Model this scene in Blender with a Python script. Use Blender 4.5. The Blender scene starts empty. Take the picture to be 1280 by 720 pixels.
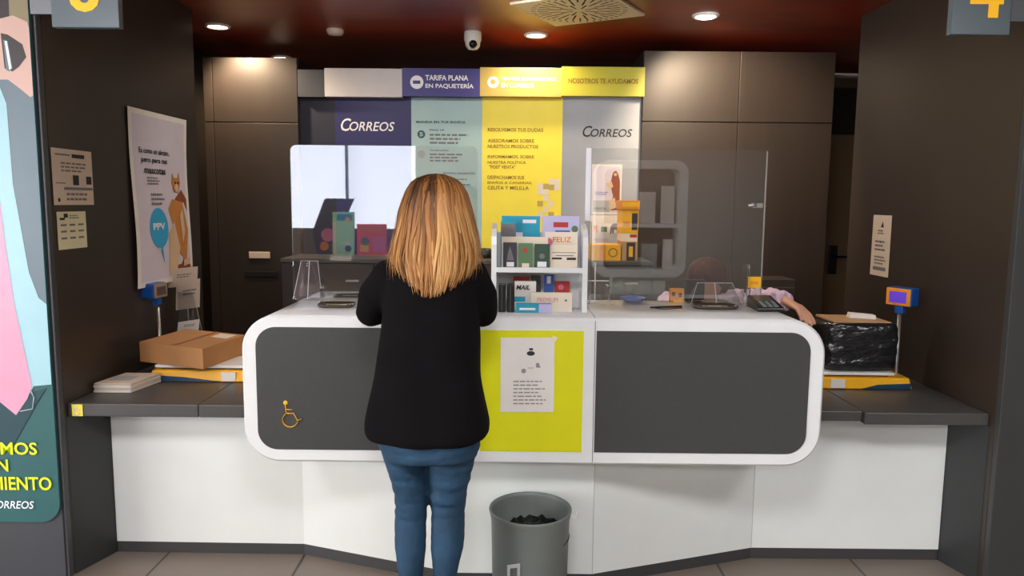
import bpy, bmesh, math, random
from mathutils import Vector, Matrix, noise
random.seed(7)
R = math.radians
C = bpy.context.scene.collection
sc = bpy.context.scene

# ------------------------------------------------------------------ camera, world, lights, exposure
F, H, PITCH, ROLL = 930.0, 1.55, R(6.6), R(0.55)
cam_d = bpy.data.cameras.new('camera'); cam = bpy.data.objects.new('camera', cam_d); C.objects.link(cam)
cam_d.sensor_width = 36; cam_d.lens = F / 1280 * 36
cam.matrix_world = Matrix.Translation((0, 0, H)) @ Matrix.Rotation(R(90) - PITCH, 4, 'X') @ Matrix.Rotation(ROLL, 4, 'Z')
sc.camera = cam
w = bpy.data.worlds.new('world'); sc.world = w; w.use_nodes = True
w.node_tree.nodes['Background'].inputs[0].default_value = (0.75, 0.85, 1, 1)
w.node_tree.nodes['Background'].inputs[1].default_value = 0.6
sc.view_settings.view_transform = 'Standard'; sc.view_settings.look = 'None'
sc.view_settings.gamma = 1; sc.view_settings.use_curve_mapping = False
sc.view_settings.exposure = 0.25

WINDOW_GLOW = 2.9          # daylight seen through the shop front behind the camera
SIDE_FILL = 11.0            # unseen side window added as fill light from the left
HALL_FILL = 31.0             # unseen ceiling panels added to light the public hall
SPOT = 90.0                 # small warm downlights behind the counter

CEIL = 2.60

# ------------------------------------------------------------------ camera ray helper: the real point at depth Y / height z / wall x
_cr, _sr = math.cos(ROLL), math.sin(ROLL)
def _ray(px, py):
    a = (px - 640) / F; b = -(py - 360) / F
    x = a * _cr - b * _sr; y = a * _sr + b * _cr
    return Vector((x, math.cos(PITCH) + y * math.sin(PITCH), -math.sin(PITCH) + y * math.cos(PITCH)))
O0 = Vector((0, 0, H))
def PY(px, py, Y): d = _ray(px, py); return O0 + d * (Y / d.y)
def PZ(px, py, z): d = _ray(px, py); return O0 + d * ((z - H) / d.z)
def PX(px, py, x): d = _ray(px, py); return O0 + d * (x / d.x)

# ------------------------------------------------------------------ materials
def lin(c):
    return tuple((v / 12.92 if v <= .04045 else ((v + .055) / 1.055) ** 2.4) for v in (x / 255 for x in c))
MATS = {}
def M(name, rgb=None, rough=.5, metal=0, spec=.5, bump=0, bscale=60, var=0, vscale=8, emit=0, alpha=1, coat=0, stretch=None):
    if name in MATS: return MATS[name]
    m = bpy.data.materials.new(name); m.use_nodes = True; nt = m.node_tree; b = nt.nodes['Principled BSDF']
    c = (*lin(rgb), 1)
    b.inputs['Base Color'].default_value = c; b.inputs['Roughness'].default_value = rough
    b.inputs['Metallic'].default_value = metal; b.inputs['Specular IOR Level'].default_value = spec
    b.inputs['Coat Weight'].default_value = coat
    if emit: b.inputs['Emission Color'].default_value = c; b.inputs['Emission Strength'].default_value = emit
    tc = nt.nodes.new('ShaderNodeTexCoord'); mp = nt.nodes.new('ShaderNodeMapping'); nt.links.new(tc.outputs['Object'], mp.inputs[0])
    if stretch: mp.inputs['Scale'].default_value = stretch
    n = nt.nodes.new('ShaderNodeTexNoise'); n.inputs['Scale'].default_value = vscale; n.inputs['Detail'].default_value = 4
    nt.links.new(mp.outputs[0], n.inputs['Vector'])
    v = var or .03
    mr = nt.nodes.new('ShaderNodeMapRange'); mr.inputs[1].default_value = .3; mr.inputs[2].default_value = .7
    mr.inputs[3].default_value = 1 - v; mr.inputs[4].default_value = 1 + v
    nt.links.new(n.outputs['Fac'], mr.inputs[0])
    mx = nt.nodes.new('ShaderNodeVectorMath'); mx.operation = 'SCALE'; mx.inputs[0].default_value = c[:3]
    nt.links.new(mr.outputs[0], mx.inputs['Scale']); nt.links.new(mx.outputs[0], b.inputs['Base Color'])
    if bump:
        n2 = nt.nodes.new('ShaderNodeTexNoise'); n2.inputs['Scale'].default_value = bscale; n2.inputs['Detail'].default_value = 3
        nt.links.new(mp.outputs[0], n2.inputs['Vector'])
        bp = nt.nodes.new('ShaderNodeBump'); bp.inputs['Strength'].default_value = bump; bp.inputs['Distance'].default_value = .01
        nt.links.new(n2.outputs['Fac'], bp.inputs['Height']); nt.links.new(bp.outputs[0], b.inputs['Normal'])
    MATS[name] = m; return m

def glass(name, fac, tint, rough=.015):
    m = bpy.data.materials.new(name); m.use_nodes = True; nt = m.node_tree; nt.nodes.clear()
    o = nt.nodes.new('ShaderNodeOutputMaterial'); t = nt.nodes.new('ShaderNodeBsdfTransparent'); t.inputs[0].default_value = (*tint, 1)
    g = nt.nodes.new('ShaderNodeBsdfGlossy'); g.inputs['Roughness'].default_value = rough; g.inputs[0].default_value = (1, 1, 1, 1)
    lw = nt.nodes.new('ShaderNodeFresnel'); lw.inputs[0].default_value = 1.5
    ad = nt.nodes.new('ShaderNodeMath'); ad.operation = 'ADD'; ad.inputs[1].default_value = fac; ad.use_clamp = True
    nt.links.new(lw.outputs[0], ad.inputs[0])
    mx = nt.nodes.new('ShaderNodeMixShader'); nt.links.new(ad.outputs[0], mx.inputs[0])
    nt.links.new(t.outputs[0], mx.inputs[1]); nt.links.new(g.outputs[0], mx.inputs[2]); nt.links.new(mx.outputs[0], o.inputs[0])
    MATS[name] = m; return m

def tile_mat(name, c1, c2, scale):
    m = bpy.data.materials.new(name); m.use_nodes = True; nt = m.node_tree; b = nt.nodes['Principled BSDF']
    tc = nt.nodes.new('ShaderNodeTexCoord'); br = nt.nodes.new('ShaderNodeTexBrick')
    br.offset = 0.5; br.inputs['Color1'].default_value = (*lin(c1), 1); br.inputs['Color2'].default_value = (*lin(c2), 1)
    br.inputs['Mortar'].default_value = (*lin((62, 56, 52)), 1); br.inputs['Scale'].default_value = scale
    br.inputs['Mortar Size'].default_value = .006; br.inputs['Brick Width'].default_value = .6; br.inputs['Row Height'].default_value = .6
    nt.links.new(tc.outputs['Object'], br.inputs['Vector']); nt.links.new(br.outputs[0], b.inputs['Base Color'])
    b.inputs['Roughness'].default_value = .38
    MATS[name] = m; return m

M('wall_dark', (55, 46, 40), .42, var=.06, vscale=3)
M('cabinet_dark', (50, 41, 35), .45, var=.08, vscale=3, stretch=(6, 6, .6))
M('pillar_grey', (66, 68, 72), .4)
M('pillar_charcoal', (60, 61, 60), .45)
M('gap_black', (14, 12, 11), .8)
M('metal_edge', (120, 124, 128), .3, metal=.7)
M('panel_grey', (66, 67, 65), .42, var=.05, vscale=90)
M('white_gloss', (234, 236, 234), .28, coat=.3)
M('white_base', (232, 235, 230), .4, var=.015)
M('plinth', (62, 62, 62), .4)
M('lime', (226, 224, 6), .45)
M('shelf_grey', (74, 72, 70), .38, var=.05, vscale=30)
M('support_grey', (50, 52, 52), .45)
M('navy', (36, 34, 92), .5)
M('dark_navy', (26, 26, 44), .5)
M('slate_header', (58, 60, 66), .5)
M('header_navy', (60, 55, 128), .5)
M('header_white', (206, 200, 200), .5)
M('teal_pale', (168, 198, 198), .5)
M('sign_yellow', (252, 232, 70), .45)
M('header_gold', (196, 172, 84), .45)
M('header_lime', (190, 184, 50), .45)
M('sign_white', (160, 165, 172), .5)
M('ink_white', (240, 240, 244), .5)
M('ink_black', (40, 38, 42), .6)
M('ink_grey', (120, 116, 118), .6)
M('ink_mid', (150, 146, 146), .6)
M('ink_olive', (150, 116, 20), .6)
M('ink_slate', (60, 80, 96), .6)
M('ink_faint', (170, 172, 172), .6)
M('paper', (232, 226, 218), .7)
M('paper_cream', (224, 216, 176), .7)
M('paper_warm', (216, 196, 174), .7)
M('poster_mauve', (216, 206, 216), .35)
M('poster_cyan', (60, 168, 214), .4)
M('fur_orange', (196, 128, 62), .6)
M('fur_brown', (140, 72, 40), .6)
M('fur_cream', (216, 184, 150), .6)
M('skin', (224, 168, 138), .5)
M('skin_photo', (232, 196, 180), .5)
M('yellow_bright', (250, 204, 20), .4)
M('sym_yellow', (250, 190, 40), .4)
M('wood_ceiling', (142, 50, 28), .34, var=.28, vscale=1.4, stretch=(1, 3, 1), spec=.6, bump=.04, bscale=3)
M('vent_cream', (246, 228, 196), .5)
M('plastic_white', (232, 230, 226), .35)
M('lens_dark', (12, 12, 14), .1)
M('cardboard', (188, 134, 84), .75, bump=.06, bscale=80, var=.05)
M('tape', (170, 112, 62), .3)
M('plastic_grey', (112, 118, 114), .45, var=.04)
M('bag_black', (16, 16, 17), .22, bump=.9, bscale=22)
M('wrap_black', (26, 27, 29), .22, bump=1.0, bscale=17, stretch=(1, 1, 2.2), spec=.8)
M('scale_yellow', (250, 182, 12), .35)
M('scale_blue', (18, 62, 92), .35)
M('display_blue', (20, 84, 168), .35)
M('display_grey', (150, 130, 112), .4)
M('screen_violet', (92, 62, 190), .25, emit=.35)
M('screen_grey', (96, 84, 78), .2)
M('steel', (180, 178, 172), .3, metal=.8)
M('black_plastic', (22, 21, 22), .35)
M('tray_brown', (70, 62, 52), .2)
M('tray_label', (206, 190, 150), .5)
M('box_yellow', (248, 184, 26), .45)
M('box_orange', (232, 146, 22), .45)
M('box_tan', (188, 148, 104), .6)
M('teal_card', (36, 160, 190), .5)
M('teal_dark', (12, 120, 138), .5)
M('pink', (226, 120, 150), .5)
M('red', (190, 52, 48), .5)
M('blue', (60, 92, 170), .5)
M('orange', (226, 118, 40), .5)
M('green_card', (92, 124, 86), .5)
M('green_light', (176, 226, 168), .4)
M('red_light', (246, 92, 66), .4)
M('green_dark', (52, 78, 62), .5)
M('charcoal_card', (62, 60, 68), .5)
M('card_cream', (236, 222, 200), .55)
M('lilac', (196, 190, 226), .5)
M('sweater_black', (13, 11, 13), .95, spec=.15, bump=.5, bscale=240, var=.15, vscale=12)
M('denim', (32, 66, 92), .8, bump=.5, bscale=34, var=.3, vscale=9)
M('denim_dark', (24, 52, 82), .8)
M('shoe_black', (24, 24, 26), .5)
M('lilac_knit', (216, 188, 208), .9, bump=.6, bscale=50, var=.12, vscale=26)
M('trousers', (40, 42, 52), .8)
M('hair_dark', (74, 42, 32), .65, spec=.2, bump=.5, bscale=70, stretch=(1, 1, .15))
M('door_beige', (170, 140, 102), .5)
M('eye_white', (235, 232, 228), .3); M('iris', (70, 50, 34), .2); M('lips', (182, 96, 90), .4)
M('hall_wall', (150, 144, 138), .7)
M('rack_brown', (120, 104, 92), .55)
M('ad_teal', (44, 92, 92), .35, emit=.12); M('ad_teal_dark', (30, 66, 74), .35, emit=.12)
M('ad_grey', (96, 114, 124), .35, emit=.12); M('ad_sky', (158, 200, 210), .35, emit=.12)
M('ad_pink', (220, 154, 178), .35, emit=.12); M('ad_skin', (206, 170, 156), .35, emit=.12); M('ad_beige', (140, 128, 96), .35, emit=.12)
M('ad_dark', (40, 30, 30), .35, emit=.12); M('ad_lime', (226, 236, 30), .35, emit=.12); M('ad_white', (238, 244, 244), .35, emit=.12)
M('number_panel', (98, 112, 118), .3); M('number_yellow', (252, 188, 20), .4, emit=.3)
M('lamp_glow', (255, 240, 214), .5, emit=14)
M('lamp_off', (214, 196, 184), .5)
M('hall_fill', (248, 250, 252), .5, emit=HALL_FILL)
M('side_fill', (240, 243, 244), .5, emit=SIDE_FILL)
M('window_glow', (224, 232, 246), .5, emit=WINDOW_GLOW)
glass('pane_glass', .09, (.97, .98, .98))
M('acrylic_edge', (150, 146, 138), .3)
glass('acrylic', .06, (.93, .94, .95))
tile_mat('floor_tile', (128, 116, 106), (120, 108, 98), 1)

def hair_mat():
    m = bpy.data.materials.new('hair_blond'); m.use_nodes = True; nt = m.node_tree; b = nt.nodes['Principled BSDF']
    at = nt.nodes.new('ShaderNodeAttribute'); at.attribute_name = 'lock'
    cr = nt.nodes.new('ShaderNodeValToRGB'); e = cr.color_ramp.elements
    e[0].position = 0; e[0].color = (*lin((74, 46, 26)), 1); e[1].position = 1; e[1].color = (*lin((226, 176, 112)), 1)
    k = e.new(.45); k.color = (*lin((164, 110, 58)), 1)
    nt.links.new(at.outputs['Fac'], cr.inputs[0]); nt.links.new(cr.outputs[0], b.inputs['Base Color'])
    b.inputs['Roughness'].default_value = .5; b.inputs['Specular IOR Level'].default_value = .3
    MATS['hair_blond'] = m
hair_mat()

# ------------------------------------------------------------------ mesh builder
class G:
    def __init__(s, mat=None): s.bm = bmesh.new(); s.slots = []; s.cur = 0; s.smooth = False; s.xf = Matrix(); s.loose = False
    # vertices added pass through s.xf
    def m(s, name):
        if name not in s.slots: s.slots.append(name)
        s.cur = s.slots.index(name); return s
    def v(s, p): return s.bm.verts.new(s.xf @ Vector(p))
    def f(s, vs, smooth=False):
        try: fc = s.bm.faces.new(vs)
        except ValueError: return None
        fc.material_index = s.cur; fc.smooth = smooth; return fc
    def poly(s, pts): return s.f([s.v(p) for p in pts])
    def hexa(s, p, bevel=0, seg=2):
        vs = [s.v(q) for q in p]; fs = []
        for q in ((3, 2, 1, 0), (4, 5, 6, 7), (0, 1, 5, 4), (1, 2, 6, 5), (2, 3, 7, 6), (3, 0, 4, 7)): fs.append(s.f([vs[i] for i in q]))
        if bevel:
            es = list({e for f_ in fs for e in f_.edges})
            r = bmesh.ops.bevel(s.bm, geom=es, offset=bevel, segments=seg, profile=.5, affect='EDGES')
            for f_ in r['faces']: f_.material_index = s.cur
        return s
    def box(s, x0, x1, y0, y1, z0, z1, bevel=0, seg=2):
        return s.hexa([(x0, y0, z0), (x1, y0, z0), (x1, y1, z0), (x0, y1, z0), (x0, y0, z1), (x1, y0, z1), (x1, y1, z1), (x0, y1, z1)], bevel, seg)
    def prism(s, pts, d, smooth=False):
        """pts: closed 3-D outline, d: extrusion vector"""
        d = Vector(d); a = [s.v(p) for p in pts]; b = [s.v(Vector(p) + d) for p in pts]; n = len(pts)
        s.f(a); s.f(b[::-1])
        for i in range(n): s.f([a[i], a[(i + 1) % n], b[(i + 1) % n], b[i]], smooth)
        return s
    def ringed(s, rings, closed_ends=True, smooth=True, wrap=True):
        vs = [[s.v(p) for p in r] for r in rings]; n = len(vs[0])
        for i in range(len(vs) - 1):
            for j in range(n if wrap else n - 1):
                k = (j + 1) % n; s.f([vs[i][j], vs[i][k], vs[i + 1][k], vs[i + 1][j]], smooth)
        if closed_ends and wrap: s.f(vs[0][::-1], smooth); s.f(vs[-1], smooth)
        return s
    def tube(s, path, rad, seg=12, ref=(0, 0, 1), rounded=False):
        path = [Vector(p) for p in path]; n = len(path); rings = []
        if not isinstance(rad, (list,)): rad = [rad] * n
        rad = [(r, r) if not isinstance(r, tuple) else r for r in rad]
        if rounded:
            d0 = (path[0] - path[1]).normalized(); d1 = (path[-1] - path[-2]).normalized()
            def capx(p, d, r): m_ = max(r); return [(p + d * m_ * .95, (r[0] * .3, r[1] * .3)), (p + d * m_ * .7, (r[0] * .72, r[1] * .72)), (p + d * m_ * .35, (r[0] * .94, r[1] * .94))]
            a = capx(path[0], d0, rad[0]); b = capx(path[-1], d1, rad[-1])[::-1]
            path = [q[0] for q in a] + path + [q[0] for q in b]; rad = [q[1] for q in a] + rad + [q[1] for q in b]; n = len(path)
        for i, p in enumerate(path):
            t = (path[min(i + 1, n - 1)] - path[max(i - 1, 0)]).normalized()
            u = t.cross(Vector(ref))
            if u.length < 1e-3: u = t.cross(Vector((0, 1, 0.01)))
            u.normalize(); w_ = u.cross(t).normalized(); ra, rb = rad[i]
            rings.append([p + u * ra * math.cos(2 * math.pi * k / seg) + w_ * rb * math.sin(2 * math.pi * k / seg) for k in range(seg)])
        return s.ringed(rings)
    def lathe(s, prof, c=(0, 0, 0), seg=32, closed=False):
        c = Vector(c)
        return s.ringed([[c + Vector((r * math.cos(2 * math.pi * k / seg), r * math.sin(2 * math.pi * k / seg), z)) for k in range(seg)] for r, z in prof], closed_ends=closed)
    def ball(s, c, r, seg=16, n=10, rot=None):
        c = Vector(c); r = Vector(r) if isinstance(r, (tuple, Vector)) else Vector((r, r, r)); rings = []
        for i in range(n + 1):
            t = math.pi * i / n; t = min(max(t, .04), math.pi - .04)
            ring = []
            for k in range(seg):
                a = 2 * math.pi * k / seg; p = Vector((r.x * math.sin(t) * math.cos(a), r.y * math.sin(t) * math.sin(a), r.z * math.cos(t)))
                ring.append(c + (rot @ p if rot else p))
            rings.append(ring)
        return s.ringed(rings)

def world_loc(o):
    l = Vector((0, 0, 0))
    while o: l += o.location; o = o.parent
    return l
def tag(o, label=None, cat=None, group=None, kind=None):
    if label: o['label'] = label
    if cat: o['category'] = cat
    if group: o['group'] = group
    if kind: o['kind'] = kind
    return o
def obj(name, g, mat=None, parent=None, label=None, cat=None, group=None, kind=None, flip=True):
    if mat: g.slots = g.slots or [mat]
    if mat and not g.slots: g.slots = [mat]
    if flip: bmesh.ops.recalc_face_normals(g.bm, faces=g.bm.faces)
    vs = g.bm.verts
    if parent: off = world_loc(parent)
    else:
        xs = [v.co.x for v in vs]; ys = [v.co.y for v in vs]; zs = [v.co.z for v in vs]
        off = Vector(((min(xs) + max(xs)) / 2, (min(ys) + max(ys)) / 2, min(zs)))
    bmesh.ops.translate(g.bm, vec=-off, verts=vs)
    me = bpy.data.meshes.new(name); g.bm.to_mesh(me); g.bm.free()
    for s in g.slots: me.materials.append(MATS[s])
    o = bpy.data.objects.new(name, me); C.objects.link(o)
    if parent: o.parent = parent
    else: o.location = off
    return tag(o, label, cat, group, kind)
def empty(name, loc, label, cat, group=None):
    o = bpy.data.objects.new(name, None); C.objects.link(o); o.location = loc; o.empty_display_size = .05
    return tag(o, label, cat, group)
def struct(name, g, mat=None): return obj(name, g, mat, kind='structure')
def bake(o, voxel, smooth_it=6, sub=0):
    """fuse the shapes of one mesh into one continuous smooth surface"""
    m = o.modifiers.new('r', 'REMESH'); m.mode = 'VOXEL'; m.voxel_size = voxel; m.use_smooth_shade = True
    s = o.modifiers.new('s', 'SMOOTH'); s.factor = .5; s.iterations = smooth_it
    dg = bpy.context.evaluated_depsgraph_get(); dg.update()
    me = bpy.data.meshes.new_from_object(o.evaluated_get(dg)); mats = list(o.data.materials)
    o.modifiers.clear(); o.data = me
    if not me.materials:
        for a in mats: me.materials.append(a)
    for p in me.polygons: p.use_smooth = True
    return o

_txt = {}
def text_mesh(s, bold):
    k = (s, bold)
    if k in _txt: return _txt[k]
    cu = bpy.data.curves.new('t', 'FONT'); cu.body = s; cu.size = 1; cu.offset = bold; cu.resolution_u = 3
    o = bpy.data.objects.new('t', cu); C.objects.link(o)
    dg = bpy.context.evaluated_depsgraph_get(); dg.update()
    me = bpy.data.meshes.new_from_object(o.evaluated_get(dg))
    vs = [v.co.copy() for v in me.vertices]; fs = [tuple(p.vertices) for p in me.polygons]
    bpy.data.objects.remove(o); bpy.data.curves.remove(cu); bpy.data.meshes.remove(me)
    _txt[k] = (vs, fs); return _txt[k]

class Sheet:
    """a flat rectangle O (bottom left), U (width), V (height); prints lie on its front"""
    def __init__(s, O, U, V, wave=0, layer=.0008):
        s.O, s.U, s.V = Vector(O), Vector(U), Vector(V); s.n = s.U.cross(s.V).normalized(); s.layer = layer; s.wave = wave
    def p(s, u, v, L=0):
        off = s.wave * (math.sin(v * 5.5 + .6) * .6 + math.sin(u * 3 + v * 4) * .4)
        return s.O + s.U * u + s.V * v + s.n * (L * s.layer + off)
    def board(s, g, t=.002, nu=1, nv=1):
        if nu == nv == 1: return g.prism([s.p(0, 0), s.p(1, 0), s.p(1, 1), s.p(0, 1)], -s.n * t)
        a = [[s.p(i / nu, j / nv) for i in range(nu + 1)] for j in range(nv + 1)]
        for j in range(nv):
            for i in range(nu):
                g.prism([a[j][i], a[j][i + 1], a[j + 1][i + 1], a[j + 1][i]], -s.n * t)
        return g
    def rect(s, g, u0, v0, u1, v1, L=1): return g.poly([s.p(u0, v0, L), s.p(u1, v0, L), s.p(u1, v1, L), s.p(u0, v1, L)])
    def shape(s, g, pts, L=1): return g.poly([s.p(u, v, L) for u, v in pts])
    def disc(s, g, u, v, r, L=1, n=24, sq=1):
        k = s.U.length / s.V.length
        return g.poly([s.p(u + r * math.cos(2 * math.pi * i / n), v + r * k * sq * math.sin(2 * math.pi * i / n), L) for i in range(n)])
    def text(s, g, t, u0, v0, u1, v1, L=2, bold=.0, shear=0):
        vs, fs = text_mesh(t, bold)
        x0 = min(v.x for v in vs); x1 = max(v.x for v in vs); y0 = min(v.y for v in vs); y1 = max(v.y for v in vs)
        kx = s.U.length / max(1e-6, 1); out = []
        for v in vs:
            a = (v.x - x0) / (x1 - x0); b = (v.y - y0) / (y1 - y0)
            vv = v0 + b * (v1 - v0); uu = u0 + a * (u1 - u0) + shear * b * (v1 - v0) * s.V.length / s.U.length
            out.append(g.v(s.p(uu, vv, L)))
        for f in fs: g.f([out[i] for i in f])
    def lines(s, g, u0, v0, u1, v1, n, L=2, fill=.45, seed=0):
        rr = random.Random(seed + n)
        for i in range(n):
            a = v1 - (i + .5) * (v1 - v0) / n; h = (v1 - v0) / n * fill / 2; e = u1 - (u1 - u0) * rr.random() * .35
            x = u0
            while x < e:
                wl = (u1 - u0) * rr.uniform(.08, .2); s.rect(g, x, a - h, min(x + wl, e), a + h, L); x += wl + (u1 - u0) * .03

def pixsheet(x0, y0, x1, y1, Y, **k):
    """sheet in a vertical plane at depth Y facing the hall"""
    bl = PY(x0, y1, Y); br = PY(x1, y1, Y); tl = PY(x0, y0, Y)
    X0 = (bl.x + tl.x) / 2; z0 = (bl.z + br.z) / 2; z1 = (tl.z + PY(x1, y0, Y).z) / 2
    X1 = (br.x + PY(x1, y0, Y).x) / 2
    return Sheet((X0, Y, z0), (X1 - X0, 0, 0), (0, 0, z1 - z0), **k)

def logo(sh, g, u0, v0, u1, v1, L=2):
    """the post company's sloping wordmark: large C, small capitals"""
    w_ = u1 - u0; h = v1 - v0
    sh.text(g, 'C', u0, v0, u0 + w_ * .17, v1, L, .01, .22)
    sh.text(g, 'ORREOS', u0 + w_ * .165, v0 + h * .02, u1, v0 + h * .74, L, .01, .22)

# ------------------------------------------------------------------ the room
WL, WR, PF = -1.80, 1.94, 2.92
struct('floor', G().box(-6, 6, -4.2, 7.2, -.1, 0), 'floor_tile')
struct('ceiling', G().box(-6, 6, -4.2, 7.2, CEIL, CEIL + .12), 'wood_ceiling')
struct('wall_left', G().box(WL - .16, WL, PF, 4.30, 0, CEIL, .004), 'wall_dark')
struct('wall_right', G().box(WR, WR + .16, PF - .02, 4.31, 0, CEIL, .004), 'wall_dark')
g = G().m('pillar_grey').box(-4.2, WL + .001, PF - .03, PF - .001, 0, CEIL, .003)
struct('wall_front_left', g)
g = G().m('gap_black').box(WL - .014, WL - .008, PF - .032, PF - .03, 0, CEIL)
struct('trim_1', g)
g = G().m('pillar_charcoal').box(WR - .001, 4.5, PF - .05, PF - .021, 0, CEIL, .003)
struct('wall_front_right', g)
struct('wall_left_outer', G().box(-6.1, -6, -4.2, 7.2, 0, CEIL), 'hall_wall')
struct('wall_right_outer', G().box(6, 6.1, -4.2, 7.2, 0, CEIL), 'hall_wall')
struct('wall_rear', G().m('wall_dark').box(-6, 6, 6.32, 6.45, 0, CEIL))
struct('wall_recess_left', G().m('wall_dark').box(-2.35, -2.23, 4.3, 6.32, 0, CEIL).box(-2.25, WL - .155, 4.3, 4.36, 0, CEIL))
# hall back wall with shop window
g = G().m('hall_wall').box(-6, -5.2, -4.2, -4.0, 0, CEIL).box(-1.33, 6, -4.2, -4.0, 0, CEIL).box(-5.2, -1.33, -4.2, -4.0, 0, .55).box(-5.2, -1.33, -4.2, -4.0, 2.5, CEIL)
struct('wall_back', g)
g = G().m('window_glow').box(-5.2, -1.33, -4.16, -4.12, .55, 2.5); g.m('pillar_charcoal')
for x in (-4.7, -3.5, -2.28): g.box(x - .011, x + .011, -4.12, -4.02, .55, 2.5)
g.box(-5.2, -1.33, -4.12, -4.02, .55, .6)
struct('window_1', g)
g = G().m('side_fill').box(-5.99, -5.96, -3.2, 1.4, .5, 2.4); g.m('pillar_charcoal')
for y in (-3.2, -.9, 1.4): g.box(-5.96, -5.93, y - .03, y + .03, .5, 2.4)
struct('fill_window', g)  # glowing window added out of view to light the counter from the left
# door wall strip with beige door far right
g = G().m('door_beige').box(2.38, 3.3, 6.26, 6.315, 0.0, 2.13, .004)
dr = struct('door_1', g)
hp = PY(1041, 325, 6.24)
g = G().m('black_plastic').box(hp.x - .035, hp.x + .035, 6.235, 6.258, hp.z - .12, hp.z + .12, .006)
g.tube([(hp.x, 6.24, hp.z + .03), (hp.x, 6.19, hp.z + .03), (hp.x + .1, 6.185, hp.z + .03)], .01)
obj('door_handle', g, parent=dr)
struct('trim_2', G().m('header_white').box(1.98, 3.0, 5.72, 5.78, 2.50, 2.53))

# ------------------------------------------------------------------ back cabinets
def cabinet(name, x0, x1, y0, y1, z1, joint, seam, label, cat='cabinet'):
    t = empty(name, ((x0 + x1) / 2, (y0 + y1) / 2, 0), label, cat)
    obj('body', G().m('cabinet_dark').box(x0, x1, y0 + .022, y1, 0, z1), parent=t)
    xs = [x0] + seam + [x1]
    for a, b in zip(xs[:-1], xs[1:]):
        obj('upper_door', G().m('cabinet_dark').box(a + .002, b - .002, y0, y0 + .02, joint + .003, z1 - .002, .002), parent=t)
        obj('door', G().m('cabinet_dark').box(a + .002, b - .002, y0, y0 + .02, .06, joint - .003, .002), parent=t)
    return t
YL = 4.95
a = PY(262, 71, YL); b = PY(371, 72, YL); j = PY(300, 153, YL)
lc = cabinet('tall_cabinet', a.x - .05, b.x, YL, 5.45, b.z, j.z, [a.x + .012], 'tall dark brown cabinet lit from above by the left downlight')
q = PY(324, 319, YL - .01)
obj('name_plate', G().m('paper_warm').box(q.x - .07, q.x + .07, YL - .008, YL, q.z - .022, q.z + .022, .003), parent=lc, label='small pale label plate')
q = PY(326, 343, YL - .01)
obj('recessed_handle', G().m('gap_black').box(q.x - .11, q.x + .11, YL - .006, YL, q.z - .02, q.z + .02, .004), parent=lc, label='black recessed pull')
YR = 4.96
a = PY(805, 66, YR); b = PY(1046, 62, YR); j = PY(920, 153, YR); s1 = PY(918, 250, YR)
rc = cabinet('tall_cabinet', a.x, b.x, YR, 5.55, (a.z + b.z) / 2, j.z, [s1.x], 'wide dark grey tall cabinet to the right of the yellow and white sign wall')

# ------------------------------------------------------------------ sign wall
YS = 5.0
st = empty('information_wall', (-.2, YS + .05, 0), 'coloured information wall with navy, pale teal, yellow and white panels behind the counter', 'sign')
def signp(nm, x0, y0, x1, y1, Y, mat, t=.02, extra=None, lab=None):
    s = pixsheet(x0, y0, x1, y1, Y); g = G().m(mat); s.board(g, t); p = obj(nm, g, parent=st, label=lab)
    if extra:
        g2 = G(); extra(s, g2); obj('lettering', g2, parent=p, flip=False)
    return s
bz = PY(600, 318, YS).z
def low(x0, x1): return PY((x0 + x1) / 2, 318, YS)
def e_hnavy(s, g):
    g.m('ink_white'); s.disc(g, .19, .5, .085); g.m('header_navy'); s.rect(g, .14, .44, .235, .56, 2); g.m('ink_white')
    s.text(g, 'TARIFA PLANA', .3, .57, .85, .76, bold=.025); s.text(g, 'EN PAQUETERÍA', .3, .27, .92, .49, bold=.025)
def e_hgold(s, g):
    g.m('ink_white'); s.disc(g, .16, .48, .07); g.m('header_gold'); s.disc(g, .16, .5, .03, 2); g.m('ink_white')
    s.text(g, 'TRÁMITES ADMINISTRATIVOS', .26, .55, .93, .7, bold=.02); s.text(g, 'EN CORREOS', .26, .3, .66, .46, bold=.02)
def e_hlime(s, g): g.m('ink_olive'); s.text(g, 'NOSOTROS TE AYUDAMOS', .08, .42, .92, .6, bold=.03)
YH = YS - .065
signp('header_panel', 405.5, 85.5, 502.5, 121, YH, 'header_white', .064, lab='blank pale grey header')
signp('header_panel', 502.5, 85.5, 600, 120.5, YH, 'header_navy', .064, e_hnavy, 'navy header with white lettering')
signp('header_panel', 600, 84.5, 702, 120.5, YH, 'header_gold', .064, e_hgold, 'gold header with white lettering')
signp('header_panel', 702, 83.5, 806, 120, YH, 'header_lime', .064, e_hlime, 'lime yellow header with dark lettering')
signp('panel', 372, 121, 420, 318, YS, 'dark_navy', lab='dark blue black end panel')
signp('header_panel', 372, 87, 405, 121, YH, 'slate_header', .064, lab='dark slate end header')
def e_navy(s, g):
    g.m('ink_white'); logo(s, g, .06, .785, .76, .865)
signp('panel', 420, 121, 514.5, 318, YS, 'navy', .02, e_navy, 'navy panel with white wordmark')
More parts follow.
